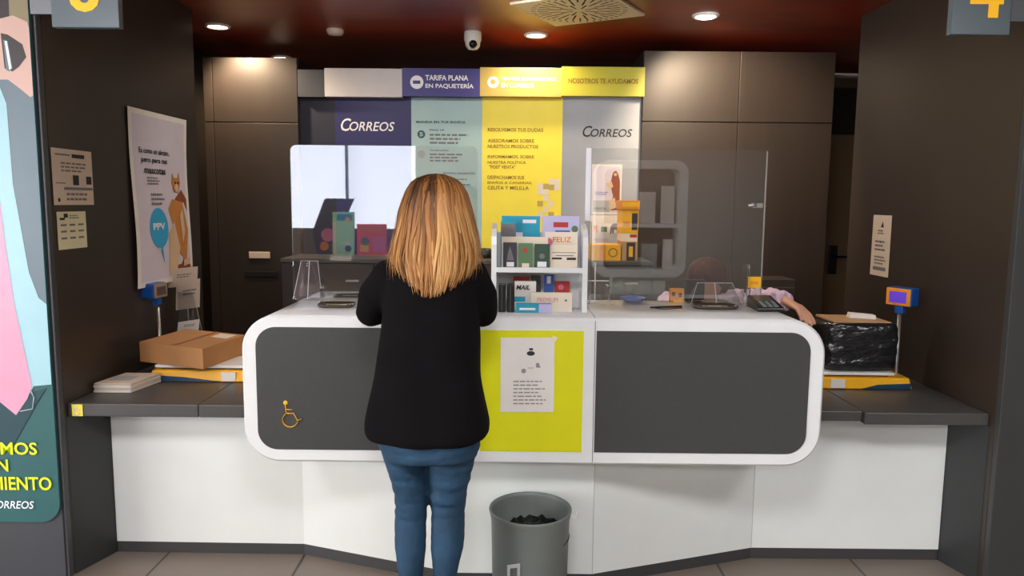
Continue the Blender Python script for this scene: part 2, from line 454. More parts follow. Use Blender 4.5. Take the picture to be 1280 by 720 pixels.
def e_teal(s, g):
    g.m('ink_slate'); s.text(g, 'MANDA EN TUS ENVÍOS', .07, .835, .76, .853, bold=.03)
    s.disc(g, .14, .765, .055); g.m('teal_pale'); s.text(g, '5', .115, .752, .165, .778, bold=.03); g.m('ink_slate')
    s.text(g, 'PAQ 10', .26, .785, .46, .798, bold=.02)
    g.m('ink_grey'); s.lines(g, .26, .70, .85, .775, 3, seed=1)
    g.m('ink_faint'); s.disc(g, .14, .64, .055)
    g.m('ink_slate'); s.text(g, 'TU BUZÓN', .26, .66, .52, .672, bold=.02); g.m('ink_grey'); s.lines(g, .26, .59, .85, .65, 3, seed=2)
    g.m('ink_slate'); s.text(g, 'ENVÍOS URGENTES', .45, .515, .9, .53, bold=.02); g.m('ink_grey'); s.lines(g, .45, .3, .85, .5, 6, seed=3, fill=.25)
signp('panel', 514.5, 121, 602.5, 318, YS, 'teal_pale', .02, e_teal, 'pale teal panel with small dark lettering')
def e_yel(s, g):
    g.m('ink_olive')
    T = [('RESOLVEMOS TUS DUDAS', .07, 162, .76, 1), ('ASESORAMOS SOBRE', .07, 175.5, .65, 0), ('NUESTROS PRODUCTOS', .07, 182.5, .70, 0),
         ('INFORMAMOS, SOBRE', .07, 195.5, .65, 0), ('NUESTRA POLÍTICA', .07, 202, .55, 0), ('"POST VENTA"', .09, 208, .42, 0),
         ('DESPACHAMOS SUS', .07, 221, .53, 0), ('ENVÍOS A CANARIAS,', .07, 227.5, .63, 0), ('CEUTA Y MELILLA', .07, 234, .59, 0)]
    for t, u, y, u1, k in T:
        v = 1 - (y - 121) / 197; s.text(g, t, u, v - .011, u1, v + .011, bold=.02)
    g.m('card_cream')
    for u, v in ((.70, .42), (.70, .385), (.77, .385), (.84, .45), (.91, .45), (.91, .415), (.77, .345), (.84, .31), (.77, .275), (.70, .24)): s.rect(g, u, v, u + .07, v + .035)
    g.m('header_gold')
    for u, v in ((.77, .42), (.84, .415), (.70, .31), (.84, .24)): s.rect(g, u, v, u + .07, v + .035)
signp('panel', 602.5, 120.5, 702, 318, YS, 'sign_yellow', .02, e_yel, 'bright yellow panel with lettering')
def e_wh(s, g): g.m('ink_black'); logo(s, g, .24, .745, .86, .815)
signp('panel', 702, 120, 801, 318, YS, 'sign_white', .02, e_wh, 'white panel with black wordmark')
obj('backing', G().m('gap_black').box(PY(373, 100, YS).x + .03, .86, YS + .02, YS + .06, 0, PY(600, 90, YS).z), parent=st)

# low cabinet below the signs
ZLC = PY(600, 318, YS).z - .004; LX0 = PY(373, 330, YS).x + .02; LX1 = PY(804, 330, YS).x - .02; YLC = 4.55
t = empty('low_cabinet', ((LX0 + LX1) / 2, 4.75, 0), 'long low grey brown cabinet under the sign wall', 'cabinet')
obj('body', G().m('cabinet_dark').box(LX0, LX1, YLC + .02, 4.94, .05, ZLC - .025), parent=t)
obj('top', G().m('shelf_grey').box(LX0, LX1, YLC, 4.945, ZLC - .025, ZLC, .003), parent=t)
for i in range(4):
    wd_ = (LX1 - LX0) / 4; x = LX0 + i * wd_; d = obj('door', G().m('cabinet_dark').box(x + .004, x + wd_ - .004, YLC, YLC + .02, .06, ZLC - .03, .003), parent=t)
    obj('handle', G().m('steel').box(x + .4, x + .48, YLC - .014, YLC, ZLC - .14, ZLC - .128, .002), parent=d)
q = PY(607, 317, 4.75)
g = G().m('black_plastic').lathe([(.0, 0), (.045, 0), (.05, .02), (.045, .05), (.03, .06), (0, .061)], (q.x, 4.75, ZLC + .001), 20)
obj('tape_dispenser', g, label='small round black gadget on the low cabinet beside the blonde customer\'s shoulder', cat='gadget')

# small dark pedestal right
a = PY(948, 349, 4.5); b = PY(995, 351, 4.5)
t = empty('drawer_pedestal', (a.x + .1, 4.6, 0), 'dark drawer unit behind the clerk\'s outstretched arm', 'drawer unit')
obj('body', G().m('cabinet_dark').box(a.x, b.x, 4.5, 4.73, 0.02, a.z, .004), parent=t)
for k in range(3): obj('drawer', G().m('cabinet_dark').box(a.x + .004, b.x - .004, 4.485, 4.5, .05 + k * .34, .37 + k * .34, .004), parent=t)

# ------------------------------------------------------------------ service counter
CF, CB, CT, CBt = 2.75, 3.27, 1.122, .557
X0, X1 = -1.012, 1.178
def rr(x0, x1, z0, z1, rl, rr_, y, n=10):
    pts = []
    for cx, cz, a0, r in ((x1 - rr_, z1 - rr_, 0, rr_), (x0 + rl, z1 - rl, 90, rl), (x0 + rl, z0 + rl, 180, rl), (x1 - rr_, z0 + rr_, 270, rr_)):
        if r < 1e-4: pts.append(Vector((cx, y, cz))); continue
        for i in range(n + 1):
            t = R(a0 + 90 * i / n); pts.append(Vector((cx + r * math.cos(t), y, cz + r * math.sin(t))))
    return pts
ct = empty('service_counter', (.08, 3.0, 0), 'white service counter with rounded dark grey and lime front panels on an angled base', 'counter')
g = G().m('white_gloss')
o1 = rr(X0, X1, CBt, CT, .135, .135, CF); o1b = rr(X0 + .008, X1 - .008, CBt + .008, CT - .008, .128, .128, CF - .008)
o2 = rr(X0, X1, CBt, CT, .135, .135, CB)
g.ringed([o1b, o1, o2], smooth=False)
body = obj('shell', g, parent=ct)
for i, p in enumerate(body.data.polygons): p.use_smooth = len(p.vertices) == 4 and abs(p.normal.y) < .5
obj('seam', G().m('ink_grey').box(.311, .3135, CF - .0095, CF - .006, CBt + .01, CT - .01).box(.311, .3135, CF, CB, CT - .001, CT + .0004), parent=body)
PFY = CF - .0105
def panel(x0, x1, z0, z1, rl, r2, mat, lab):
    g = G().m(mat); pts = rr(x0, x1, z0, z1, rl, r2, PFY - .001); g.prism(pts, (0, .004, 0))
    return obj('front_panel', g, parent=ct, label=lab)
p1 = panel(-.958, -.157, .607, 1.078, .075, 0, 'panel_grey', 'dark grey panel with a wheelchair symbol')
p2 = panel(-.116, .270, .608, 1.074, 0, 0, 'lime', 'lime yellow middle panel')
p3 = panel(.318, 1.120, .607, 1.075, 0, .075, 'panel_grey', 'dark grey right panel')
# wheelchair symbol
def wheelchair(cx, cy, k, tilt, ox, S, mat, Y):
    g = G().m(mat)
    def q(x, y): p = PY(cx + x * k, cy + y * k, Y); return (p.x, Y, p.z)
    S_ = S
    g.ball(q(-7, -13), (S_ * 1.5, .0015, S_ * 1.5))
    g.tube([q(-7, -12), q(-6.5, -3), q(-5, 0)], [(.0015, S_)] * 3, 8, ref=(0, 1, 0))
    g.tube([q(-6, -5), q(1, -4.5)], [(.0015, S_)] * 2, 8, ref=(0, 1, 0))
    g.tube([q(-5, 0), q(3, 0), q(8, 9), q(13, 7)], [(.0015, S_)] * 4, 8, ref=(0, 1, 0))
    g.tube([q(-1 + 9.5 * math.cos(R(t)), 8 + 9 * math.sin(R(t))) for t in range(15, 245, 15)], [(.0015, S_)] * 16, 8, ref=(0, 1, 0))
    return g
g = wheelchair(364, 516.5, 1, 0, 0, .0058, 'sym_yellow', PFY - .0018)
obj('wheelchair_symbol', g, parent=p1, label='yellow wheelchair user symbol')
# base with centre bump, plinth
bp = [(-1.728, 3.125), (-.902, 3.115), (-.222, 2.872), (.337, 2.872), (1.062, 3.12), (1.885, 3.12)]
g = G().m('white_base'); g.prism([(x, y, .05) for x, y in bp] + [(1.885, 3.25, .05), (-1.728, 3.25, .05)], (0, 0, .60))
bs = obj('base', g, parent=ct)
for i in (2, 3, 4): x, y = bp[i]; obj('joint', G().m('ink_faint').box(x - .001, x + .001, y - .0012, y + .003, .052, .65), parent=bs)
g = G().m('plinth'); g.prism([(x, y + .003, 0) for x, y in bp] + [(1.885, 3.24, 0), (-1.728, 3.24, 0)], (0, 0, .05))
obj('plinth', g, parent=ct)

# notice on lime panel
s = Sheet(PY(625.5, 515, PFY - .004), PY(692, 515, PFY - .004) - PY(625.5, 515, PFY - .004), PY(626, 422, PFY - .004) - PY(625.5, 515, PFY - .004))
t = empty('counter_notice', s.p(.5, 0), 'white paper notice taped on the lime panel of the counter', 'notice')
g = G().m('paper'); s.board(g, .001); obj('sheet', g, parent=t)
g = G().m('ink_black'); s.disc(g, .56, .79, .075, sq=.6); s.rect(g, .53, .83, .6, .86); g.m('ink_mid'); s.disc(g, .43, .555, .045); s.disc(g, .69, .64, .035); s.rect(g, .66, .6, .74, .625); s.lines(g, .24, .09, .88, .44, 7, seed=5, fill=.34)
g.m('ink_faint'); s.rect(g, .5, .59, .62, .6)
obj('print', g, parent=t, flip=False)
obj('tape', G().m('card_cream').poly([s.p(.93, .95, 2), s.p(1.0, .94, 2), s.p(1.05, 1.01, 2), s.p(.96, 1.03, 2)]) and None or (lambda g: (s.shape(g, [(.92, .95), (1.0, .93), (1.06, 1.0), (.97, 1.03)], 2), g)[1])(G().m('card_cream')), parent=t, flip=False)

# ------------------------------------------------------------------ side shelves
def side_shelf(name, parts, sup, label):
    t = empty(name, (parts[0][0] / 2 + parts[-1][1] / 2, 3.1, 0), label, 'shelf')
    for (x0, x1, y0, y1, z0, z1) in parts: obj('shelf_board', G().m('shelf_grey').box(x0, x1, y0, y1, z0, z1, .004), parent=t)
    obj('support_panel', G().m('support_grey').prism([(x, y, 0) for x, y in sup[:-1]], (0, 0, sup[-1])), parent=t)
    return t
zt = PY(150, 505, 2.94).z; zb = PY(150, 521, 2.94).z
xs = PY(248, 512, 2.94).x
side_shelf('side_shelf', [(WL + .002, xs - .001, 2.94, 4.0, zb, zt), (xs + .001, X0 - .004, 2.94, 4.0, zb, zt - .0)], ((WL + .001, 2.93), (-1.731, 3.125), (-1.731, 4.0), (WL + .001, 4.0), zb - .001), 'dark grey side shelf on the left under the cardboard parcel')
SL = zt
ztr = PY(1200, 516.5, 2.94).z; zbr = PY(1200, 531.5, 2.94).z; xs2 = PY(1080, 525, 2.94).x
side_shelf('side_shelf', [(X1 + .004, xs2 - .001, 2.955, 3.75, zbr + .008, ztr), (xs2 + .001, WR - .002, 2.935, 3.75, zbr, ztr)], ((WR - .001, 2.93), (1.888, 3.12), (1.888, 3.75), (WR - .001, 3.75), zbr - .001), 'dark grey side shelf on the right under the black wrapped parcel')
SR = ztr
# yellow wheelchair sticker
a = PY(90.5, 520, 2.938); b = PY(103, 505.5, 2.938)
s = Sheet((a.x, 2.937, a.z), (b.x - a.x, 0, 0), (0, 0, b.z - a.z))
t = empty('accessibility_sticker', s.p(.5, 0), 'tiny yellow wheelchair sticker on the front edge of the left shelf', 'sticker')
g = G().m('sign_yellow'); s.board(g, .001); obj('sticker', g, parent=t)
g = wheelchair(96.5, 512, .38, 0, 0, .0022, 'ink_white', 2.9355); obj('symbol', g, parent=t)

# ------------------------------------------------------------------ wall notices and posters
def wallsheet_left(y0, y1, z0, z1, off=.004, **k): return Sheet((WL + off, y0, z0), (0, y1 - y0, 0), (0, 0, z1 - z0), **k)
def wl(x, y): p = PX(x, y, WL); return p.y, p.z
a = wl(64, 184); b = wl(115, 256); c = wl(70, 256)
s = wallsheet_left(wl(64, 215)[0], wl(114.5, 222)[0], wl(115, 256)[1], wl(113, 190)[1])
t = empty('wall_notice', s.p(.5, 0), 'white printed notice on the left wall, upper one of two', 'notice', None)
g = G().m('paper_warm'); s.board(g, .001); obj('sheet', g, parent=t)
g = G().m('ink_black'); s.rect(g, .48, .85, .8, .92); s.rect(g, .48, .36, .63, .54); s.rect(g, .82, .38, .96, .53); s.disc(g, .12, .09, .03); g.m('ink_grey'); s.rect(g, .25, .27, .98, .32)
s.rect(g, .08, .88, .44, .91); s.lines(g, .2, .58, .98, .78, 3, seed=7); s.lines(g, .3, .06, .95, .24, 2, seed=8); s.rect(g, .06, .38, .3, .4)
obj('print', g, parent=t, flip=False)
s = wallsheet_left(wl(71, 290)[0], wl(107, 290)[0], wl(107, 309)[1], wl(106, 264)[1])
t = empty('wall_notice', s.p(.5, 0), 'small cream notice on the left wall, lower one of two', 'notice')
g = G().m('paper_cream'); s.board(g, .001); obj('sheet', g, parent=t)
g = G().m('ink_black'); s.rect(g, .22, .84, .36, .95); s.rect(g, .08, .78, .25, .84); g.m('ink_grey'); s.lines(g, .4, .8, .8, .92, 2, seed=4)
for v in (.62, .45, .27): 
    for u in (.1, .4, .7): s.rect(g, u, v, u + .2, v + .05)
obj('print', g, parent=t, flip=False)
# cat poster
y0 = wl(162, 250)[0]; y1 = wl(233, 250)[0]; z1 = wl(229, 147)[1]; z0 = wl(238, 336)[1]
z1b = wl(160, 137)[1]; z0b = wl(176, 370)[1]
z1 = (z1 + z1b) / 2; z0 = (z0 + z0b) / 2
s = wallsheet_left(y0, y1, z0, z1, .016, wave=.010)
t = empty('cat_poster', s.p(.5, 0), 'wavy tall pet poster with a cat and cyan circle on the left wall', 'poster')
g = G().m('paper'); s.board(g, .001, 6, 14); obj('sheet', g, parent=t)
g = G().m('poster_mauve')
for i in range(14):
    for k in range(6): s.rect(g, .05 + k * .15, .03 + i * .94 / 14, .20 + k * .15, .03 + (i + 1) * .94 / 14)
g.m('ink_black'); s.text(g, 'Es como un abrazo,', .14, .755, .66, .79, L=5, bold=.02); s.text(g, 'pero para tus', .17, .70, .62, .735, L=5, bold=.02); s.text(g, 'mascotas', .21, .645, .58, .68, L=5, bold=.02)
g.m('ink_grey'); s.lines(g, .24, .58, .5, .63, 3, L=5, seed=3); s.lines(g, .28, .46, .52, .54, 3, L=5, seed=4)
g.m('poster_cyan'); s.disc(g, .38, .33, .165, L=3, sq=1.0); s.shape(g, [(.38, .2), (.44, .12), (.42, .22)], L=3)
g.m('ink_white'); s.text(g, 'PPV', .27, .32, .48, .36, L=5, bold=.03)
g.m('fur_brown'); s.shape(g, [(.72, .5), (.86, .56), (.95, .5), (.95, .05), (.62, .05), (.66, .25)], L=2)
g.m('fur_orange'); s.shape(g, [(.58, .44), (.66, .5), (.86, .48), (.93, .3), (.86, .1), (.72, .18), (.66, .32)], L=4)
s.shape(g, [(.70, .66), (.73, .63), (.79, .63), (.82, .67), (.84, .60), (.80, .54), (.72, .54), (.68, .6)], L=5)
g.m('fur_cream'); s.shape(g, [(.55, .3), (.66, .36), (.74, .2), (.66, .06), (.52, .05)], L=6); s.disc(g, .76, .57, .035, L=7); s.shape(g, [(.78, .4), (.84, .44), (.86, .3), (.8, .22)], L=7)
g.m('ink_black'); s.disc(g, .74, .6, .012, L=8); s.disc(g, .79, .6, .012, L=8); g.m('fur_cream'); s.shape(g, [(.8, .12), (.93, .13), (.92, .09), (.8, .08)], L=6)
obj('print', g, parent=t, flip=False)
# right wall notice
def wr(x, y): p = PX(x, y, WR); return p.y, p.z
ya = wr(1091, 300)[0]; yb = wr(1114, 300)[0]
s = Sheet((WR - .004, ya, wr(1100, 345)[1]), (0, yb - ya, 0), (0, 0, wr(1104, 269)[1] - wr(1100, 345)[1]))
t = empty('wall_notice', s.p(.5, 0), 'narrow white notice alone on the right wall above the scale display', 'notice')
s.n = -s.n if s.n.x > 0 else s.n
g = G().m('paper_warm'); s.board(g, .001); obj('sheet', g, parent=t)
g = G().m('ink_black'); s.shape(g, [(.45, .8), (.62, .8), (.55, .9)]); s.disc(g, .5, .56, .03); g.m('ink_grey'); s.lines(g, .3, .68, .75, .77, 2); s.lines(g, .2, .4, .8, .6, 3, seed=9); s.lines(g, .2, .18, .85, .34, 3, seed=6); s.rect(g, .15, .09, .85, .15)
obj('print', g, parent=t, flip=False)

# ------------------------------------------------------------------ light box advert on the left pillar
YA = PF - .034
def A(px, py): p = PY(px, py, YA); return Vector((p.x, YA, p.z))
e0 = PY(38, 0, YA).x; 
EX = PX(55, 100, WL).x
# right margin of the advert, measured along the pillar face
pr = -1.895; pl = -2.9; pb = PY(60, 652, YA).z; pt = 2.45
t = empty('advert_lightbox', (-2.4, YA, pb), 'tall lit advert with pink coat, phone and yellow words on the left pillar', 'advert')
def adrr(x0, x1, z0, z1, r, y):
    return rr(x0, x1, z0, z1, .0001, r, y, 8)
AXO = A(57, 330).x
g = G().m('ad_teal'); g.prism(rr(pl, AXO, pb, pt, .08, .08, YA - .006), (0, .02, 0)); obj('panel', g, parent=t)
def adshape(g, mat, pts, L):
    g.m(mat); q = []
    for x, y in pts:
        p = A(x, y); p.y -= .0075 + L * .0006; p.z = min(max(p.z, pb + .01), pt - .01); p.x = min(p.x, AXO - .001); q.append(p)
    g.poly(q)
g = G()
adshape(g, 'ad_grey', [(-60, -20), (45, -20), (45, 80), (72, 400), (70, 480), (-60, 480)], 0)
adshape(g, 'ad_beige', [(8, -20), (45, -20), (48, 60), (12, 40)], 1)
adshape(g, 'ad_dark', [(-60, -20), (12, -20), (14, 40), (4, 60), (-60, 60)], 2)
adshape(g, 'ad_sky', [(-60, 100), (-2, 100), (10, 130), (18, 230), (38, 340), (50, 372), (64, 380), (70, 480), (44, 482), (22, 520), (-60, 520)], 2)
adshape(g, 'ad_skin', [(2, 24), (18, 20), (36, 28), (46, 36), (46, 120), (40, 122), (28, 112), (12, 100), (-10, 100), (-12, 30)], 3)
adshape(g, 'ad_dark', [(3, 42), (12, 44), (30, 56), (35, 72), (26, 84), (18, 90), (8, 86)], 4)
adshape(g, 'ad_grey', [(6, 50), (12, 52), (18, 86), (14, 90), (10, 88)], 5)
adshape(g, 'ad_white', [(8, 52), (11, 52), (17, 86), (14, 88)], 6)
adshape(g, 'ad_pink', [(-60, 240), (0, 236), (8, 300), (20, 380), (42, 482), (36, 498), (22, 518), (0, 500), (-60, 500)], 4)
adshape(g, 'ad_teal_dark', [(-60, 490), (0, 500), (22, 518), (42, 490), (60, 484), (50, 500), (16, 560), (-60, 600)], 3)
adshape(g, 'ad_skin', [(-60, 60), (-14, 60), (-12, 100), (-60, 110)], 3)
obj('picture', g, parent=t, flip=False)
def adtext(g, txt, x0, y0, x1, y1, bold=.02, sh=0):
    a = A(x0, y1); b = A(x1, y0)
    a.y -= .012; s = Sheet((a.x, a.y, a.z), (b.x - a.x, 0, 0), (0, 0, b.z - a.z)); s.text(g, txt, 0, 0, 1, 1, 0, bold, sh)
g = G().m('ad_lime'); adtext(g, 'IMOS', -2, 552, 48, 567, .018); adtext(g, 'N', 0, 573, 12, 588, .018); adtext(g, 'MIENTO', -7, 595, 66, 611, .018)
g.m('ad_white'); adtext(g, 'CORREOS', -12, 625, 43, 634, .01, .2)
obj('lettering', g, parent=t, flip=False)
g = G().m('ad_white')
g.tube([A(40, 486) + Vector((0, -.012, 0)), A(45, 496) + Vector((0, -.012, 0)), A(43, 510) + Vector((0, -.012, 0)), A(28, 513) + Vector((0, -.012, 0))], [(.001, .003)] * 4, 8, ref=(0, 1, 0))
obj('hook_mark', g, parent=t)

# hanging counter numbers
def number_sign(num, x0, x1, y1, Y, tx0, tx1, ty1, label, side):
    a = PY(x0, y1, Y); b = PY(x1, y1, Y)
    t = empty('number_sign', ((a.x + b.x) / 2, Y, a.z), label, 'sign')
    z0 = min(a.z, b.z); g = G().m('number_panel').box(a.x, b.x, Y, Y + .03, z0, z0 + .27, .003); obj('panel', g, parent=t)
    p = PY(tx0, ty1, Y); q = PY(tx1, ty1, Y); s = Sheet((p.x, Y - .001, p.z), (q.x - p.x, 0, 0), (0, 0, .16))
    g = G().m('number_yellow'); s.text(g, num, 0, 0, 1, 1, 1, .03); obj('number', g, parent=t, flip=False)
    g = G().m('metal_edge')
    if side < 0: g.box(WL - .006, a.x + .01, Y + .012, PF - .031, z0 + .05, z0 + .22)
    else: g.box(b.x, WR + .04, Y + .008, Y + .022, z0 + .05, z0 + .22)
    obj('bracket', g, parent=t)
number_sign('6', 65, 149.5, 34, 2.86, 87, 125, 15, 'grey hanging number 6 sign beside the left pillar', -1)
number_sign('4', 1188, 1262, 43, 2.82, 1211, 1253, 22, 'grey hanging number 4 sign beside the right pillar', 1)

# ------------------------------------------------------------------ ceiling fittings
def downlight(px, py, label, on=True, r=.075, power=SPOT, aim=None, spread=150):
    p = PZ(px, py, CEIL); t = empty('recessed_downlight', (p.x, p.y, CEIL), label, 'ceiling light', 'downlights in the red wood ceiling')
    obj('trim_ring', G().m('plastic_white').lathe([(r, 0), (r, -.006), (r * .96, -.011), (r * .8, -.012), (r * .76, -.002)], (p.x, p.y, CEIL)), parent=t)
    obj('lamp', G().m('lamp_glow').lathe([(0, -.006), (r * .5, -.0065), (r * .78, -.003), (r * .78, -.001)], (p.x, p.y, CEIL)), parent=t)
    l = bpy.data.lights.new('spot', 'SPOT'); l.energy = power; l.color = (1, .77, .52); l.spot_size = R(spread); l.spot_blend = .7; l.shadow_soft_size = .035
    o = bpy.data.objects.new('lamp_light', l); C.objects.link(o); o.parent = t; o.location = (0, 0, -.03)
    if aim:
        d = Vector(aim) - Vector((p.x, p.y, CEIL)); o.rotation_euler = d.to_track_quat('-Z', 'Y').to_euler()
    return t
downlight(272, 32, 'round lit downlight at the far left above the tall brown cabinet', power=SPOT * .7, aim=(-1.62, 4.98, 1.9), spread=120)
downlight(670, 43, 'round lit downlight beside the square vent, above the yellow sign panel', power=SPOT * .34)
downlight(882, 19, 'round lit downlight on the right above the wide grey cabinet', power=SPOT * 1.0, aim=(1.42, 4.98, 1.9), spread=108)
downlight(352, 71.5, 'farthest lit downlight, just over the top of the tall brown cabinet', power=SPOT * .3)
for x_, lab in ((-1.05, 'left'), (.1, 'middle'), (1.2, 'right')):  # row added out of view to brighten the area behind the counter
    px_ = 0
    t = empty('recessed_downlight', (x_, 3.72, CEIL), 'unseen added downlight above the working side of the counter, %s one of its row' % lab, 'ceiling light', 'added fill downlights over the working side of the counter')
    obj('trim_ring', G().m('plastic_white').lathe([(.075, 0), (.075, -.006), (.072, -.011), (.06, -.012), (.057, -.002)], (x_, 3.72, CEIL)), parent=t)
    obj('lamp', G().m('lamp_glow').lathe([(0, -.006), (.04, -.0065), (.058, -.003), (.058, -.001)], (x_, 3.72, CEIL)), parent=t)
    l = bpy.data.lights.new('spot', 'SPOT'); l.energy = SPOT * .22; l.color = (1, .93, .84); l.spot_size = R(150); l.spot_blend = .8; l.shadow_soft_size = .05
    o = bpy.data.objects.new('lamp_light', l); C.objects.link(o); o.parent = t; o.location = (0, 0, -.03)
    o.rotation_euler = Vector((0, .7, -1)).to_track_quat('-Z', 'Y').to_euler()
p = PZ(419, 37, CEIL)
obj('smoke_detector', G().m('lamp_off').lathe([(.052, 0), (.054, -.012), (.045, -.03), (.0, -.036)], (p.x, p.y, CEIL)), label='small unlit round white smoke detector between downlight and camera on the ceiling', cat='smoke detector')
p = PZ(591, 40, CEIL); t = empty('security_camera', (p.x, p.y, CEIL), 'white dome security camera hanging from the red ceiling above the navy header', 'security camera')
c = (p.x, p.y, CEIL)
obj('housing', G().m('plastic_white').lathe([(.052, 0), (.054, -.015), (.054, -.05), (.048, -.062)], c), parent=t)
obj('dome', G().m('plastic_white').lathe([(.048, -.06), (.045, -.085), (.03, -.105), (.0, -.112)], c), parent=t)
obj('lens', G().m('lens_dark').ball((p.x + .004, p.y - .036, CEIL - .08), .026), parent=t, label='black lens')
# swirl vent
A_ = PZ(695, 30, CEIL); B_ = PZ(802, 17, CEIL); u = (B_ - A_); u.z = 0; L_ = .55; u.normalize(); v = Vector((u.y, -u.x, 0))
if v.y > 0: v = -v
cn = A_ + (u + v) * L_ / 2
t = empty('air_vent', (cn.x, cn.y, CEIL), 'square cream swirl air vent set diagonally in the ceiling', 'air vent')
g = G().m('vent_cream'); b0 = CEIL - .014
q = [A_, A_ + u * L_, A_ + (u + v) * L_, A_ + v * L_]
g.prism([(p.x, p.y, b0) for p in q], (0, 0, .013)); obj('plate', g, parent=t)
g = G().m('gap_black')
for ring, (ra, rb, n, w0) in enumerate(((.035, .11, 8, .006), (.10, .17, 16, .006), (.165, .225, 32, .0055), (.235, .262, 40, .005))):
    for k in range(n):
        a0 = 2 * math.pi * (k + .5 * (ring % 2)) / n
        d = u * math.cos(a0) + v * math.sin(a0); p0 = cn + d * ra; p1 = cn + d * rb; s_ = Vector((-d.y, d.x, 0))
        g.poly([(w_.x, w_.y, b0 - .0008) for w_ in (p0 - s_ * w0 * .6, p1 - s_ * w0, p1 + s_ * w0, p0 + s_ * w0 * .6)])
obj('slots', g, parent=t, flip=False)

# unseen ceiling panels added as fill light over the public hall
for i, (x, y) in enumerate(((-2.4, .6), (.0, .6), (2.4, .6), (-2.4, -2.0), (.0, -2.0), (2.4, -2.0))):
    t = empty('fill_panel_light', (x, y, CEIL), 'unseen square panel light added to brighten the public hall', 'ceiling light', 'added fill panels over the public hall')
    obj('frame', G().m('plastic_white').box(x - .32, x + .32, y - .32, y + .32, CEIL - .012, CEIL), parent=t)
    obj('diffuser', G().m('hall_fill').box(x - .3, x + .3, y - .3, y + .3, CEIL - .016, CEIL - .011), parent=t)

# ------------------------------------------------------------------ protective screens
YP = 3.12
def pane(x0, x1, z0, z1, r, label, name='protective_screen'):
    t = empty(name, ((x0 + x1) / 2, YP, z0), label, 'screen')
    g = G().m('pane_glass'); g.prism(rr(x0, x1, z0, z1, r, r, YP), (0, .005, 0)); obj('pane', g, parent=t); return t
a = PY(362.5, 181, YP); b = PY(597, 184, YP)
t = pane(a.x, b.x, CT + .001, a.z, .025, 'clear protective screen on the left half of the counter, reflecting a bright window')
for x in (a.x + .12, b.x - .12): obj('foot', G().m('acrylic').box(x - .004, x + .004, YP - .02, YP + .08, CT + .0005, CT + .06, .002), parent=t)
a = PY(733, 185, YP); b = PY(960, 186, YP)
t = pane(a.x, b.x, CT + .001, a.z, .012, 'clear protective screen on the right half of the counter in front of the clerk')
obj('edge_strip', G().m('ink_white').box(a.x, a.x + .022, YP - .006, YP + .011, PY(735, 276, YP).z, a.z, .002), parent=t, label='white upright strip')
obj('edge_strip', G().m('acrylic').box(a.x, a.x + .03, YP - .004, YP + .009, CT + .002, PY(735, 277, YP).z, .002), parent=t, label='clear lower strip')
obj('edge_strip', G().m('acrylic_edge').box(b.x - .003, b.x + .001, YP - .001, YP + .006, CT + .002, b.z - .01), parent=t, label='thin bright edge')
q = PY(944, 257, YP)
g = G().m('steel').box(q.x - .012, q.x + .03, YP - .014, YP + .02, q.z - .01, q.z + .012, .004); g.tube([(q.x - .03, YP - .01, q.z + .0), (q.x + .0, YP - .012, q.z + .004)], [.007, .009], 10)
obj('clamp', g, parent=t, label='small metal clamp')
q = PY(934, 375, YP)
obj('foot', G().m('acrylic').box(q.x - .006, q.x + .006, YP - .02, YP + .07, CT + .0005, PY(934, 330, YP).z, .002), parent=t)
obj('foot', G().m('acrylic').box(a.x + .1, a.x + .11, YP - .02, YP + .07, CT + .0005, CT + .08, .002), parent=t)
s = pixsheet(935, 346, 951, 360, YP - .012)
g = G().m('box_yellow'); s.board(g, .002); g.m('box_orange'); s.rect(g, .2, .35, .8, .6); obj('yellow_sticker', g, label='small yellow label on the lower right of the right screen', cat='sticker')

# ------------------------------------------------------------------ things on the counter
def leaflet_holder(cx, cy, wb, wt, h, label, z=CT):
    t = empty('leaflet_holder', (cx, cy, z), label, 'leaflet holder')
    g = G().m('acrylic'); th = .003
    def slab(ya, yb): g.hexa([(cx - wb / 2, ya, z + .001), (cx + wb / 2, ya, z + .001), (cx + wb / 2, ya + th, z + .001), (cx - wb / 2, ya + th, z + .001), (cx - wt / 2, yb, z + h), (cx + wt / 2, yb, z + h), (cx + wt / 2, yb + th, z + h), (cx - wt / 2, yb + th, z + h)])
    slab(cy - .045, cy - .002); obj('front_sheet', g, parent=t); g = G().m('acrylic'); slab(cy + .045, cy + .004); obj('back_sheet', g, parent=t)
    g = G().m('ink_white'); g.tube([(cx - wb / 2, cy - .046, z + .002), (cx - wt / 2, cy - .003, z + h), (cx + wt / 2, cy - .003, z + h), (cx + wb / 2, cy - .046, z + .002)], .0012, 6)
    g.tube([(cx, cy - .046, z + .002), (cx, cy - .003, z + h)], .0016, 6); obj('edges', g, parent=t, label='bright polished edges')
    return t
q = PZ(388, 373, CT)
leaflet_holder(q.x, q.y, .125, .072, .165, 'clear acrylic leaflet holder at the left end of the counter')
def tray(px, py, w_, label):
    q = PZ(px, py, CT); t = empty('coin_tray', (q.x, q.y, CT), label, 'tray'); x, y = q.x, q.y; d = .055
    g = G().m('tray_brown'); n = 28
    def ell(k, z): return [(x + w_ / 2 * k * math.copysign(abs(math.cos(a)) ** .6, math.cos(a)), y + d * k * math.copysign(abs(math.sin(a)) ** .6, math.sin(a)), z) for a in (2 * math.pi * i / n for i in range(n))]
    g.ringed([ell(.9, CT + .0005), ell(1, CT + .008), ell(.97, CT + .014), ell(.86, CT + .008)], smooth=True); obj('dish', g, parent=t)
    g = G().m('tray_label').box(x - w_ * .27, x + w_ * .27, y - .03, y - .005, CT + .0085, CT + .0095); obj('label', g, parent=t, label='pale label strip')
    return t
tray(421, 383, .15, 'dark coin tray on the counter just left of the blonde customer')
tray(893, 385, .19, 'brown coin tray on the counter in front of the clerk')
q = PZ(893, 380, CT)
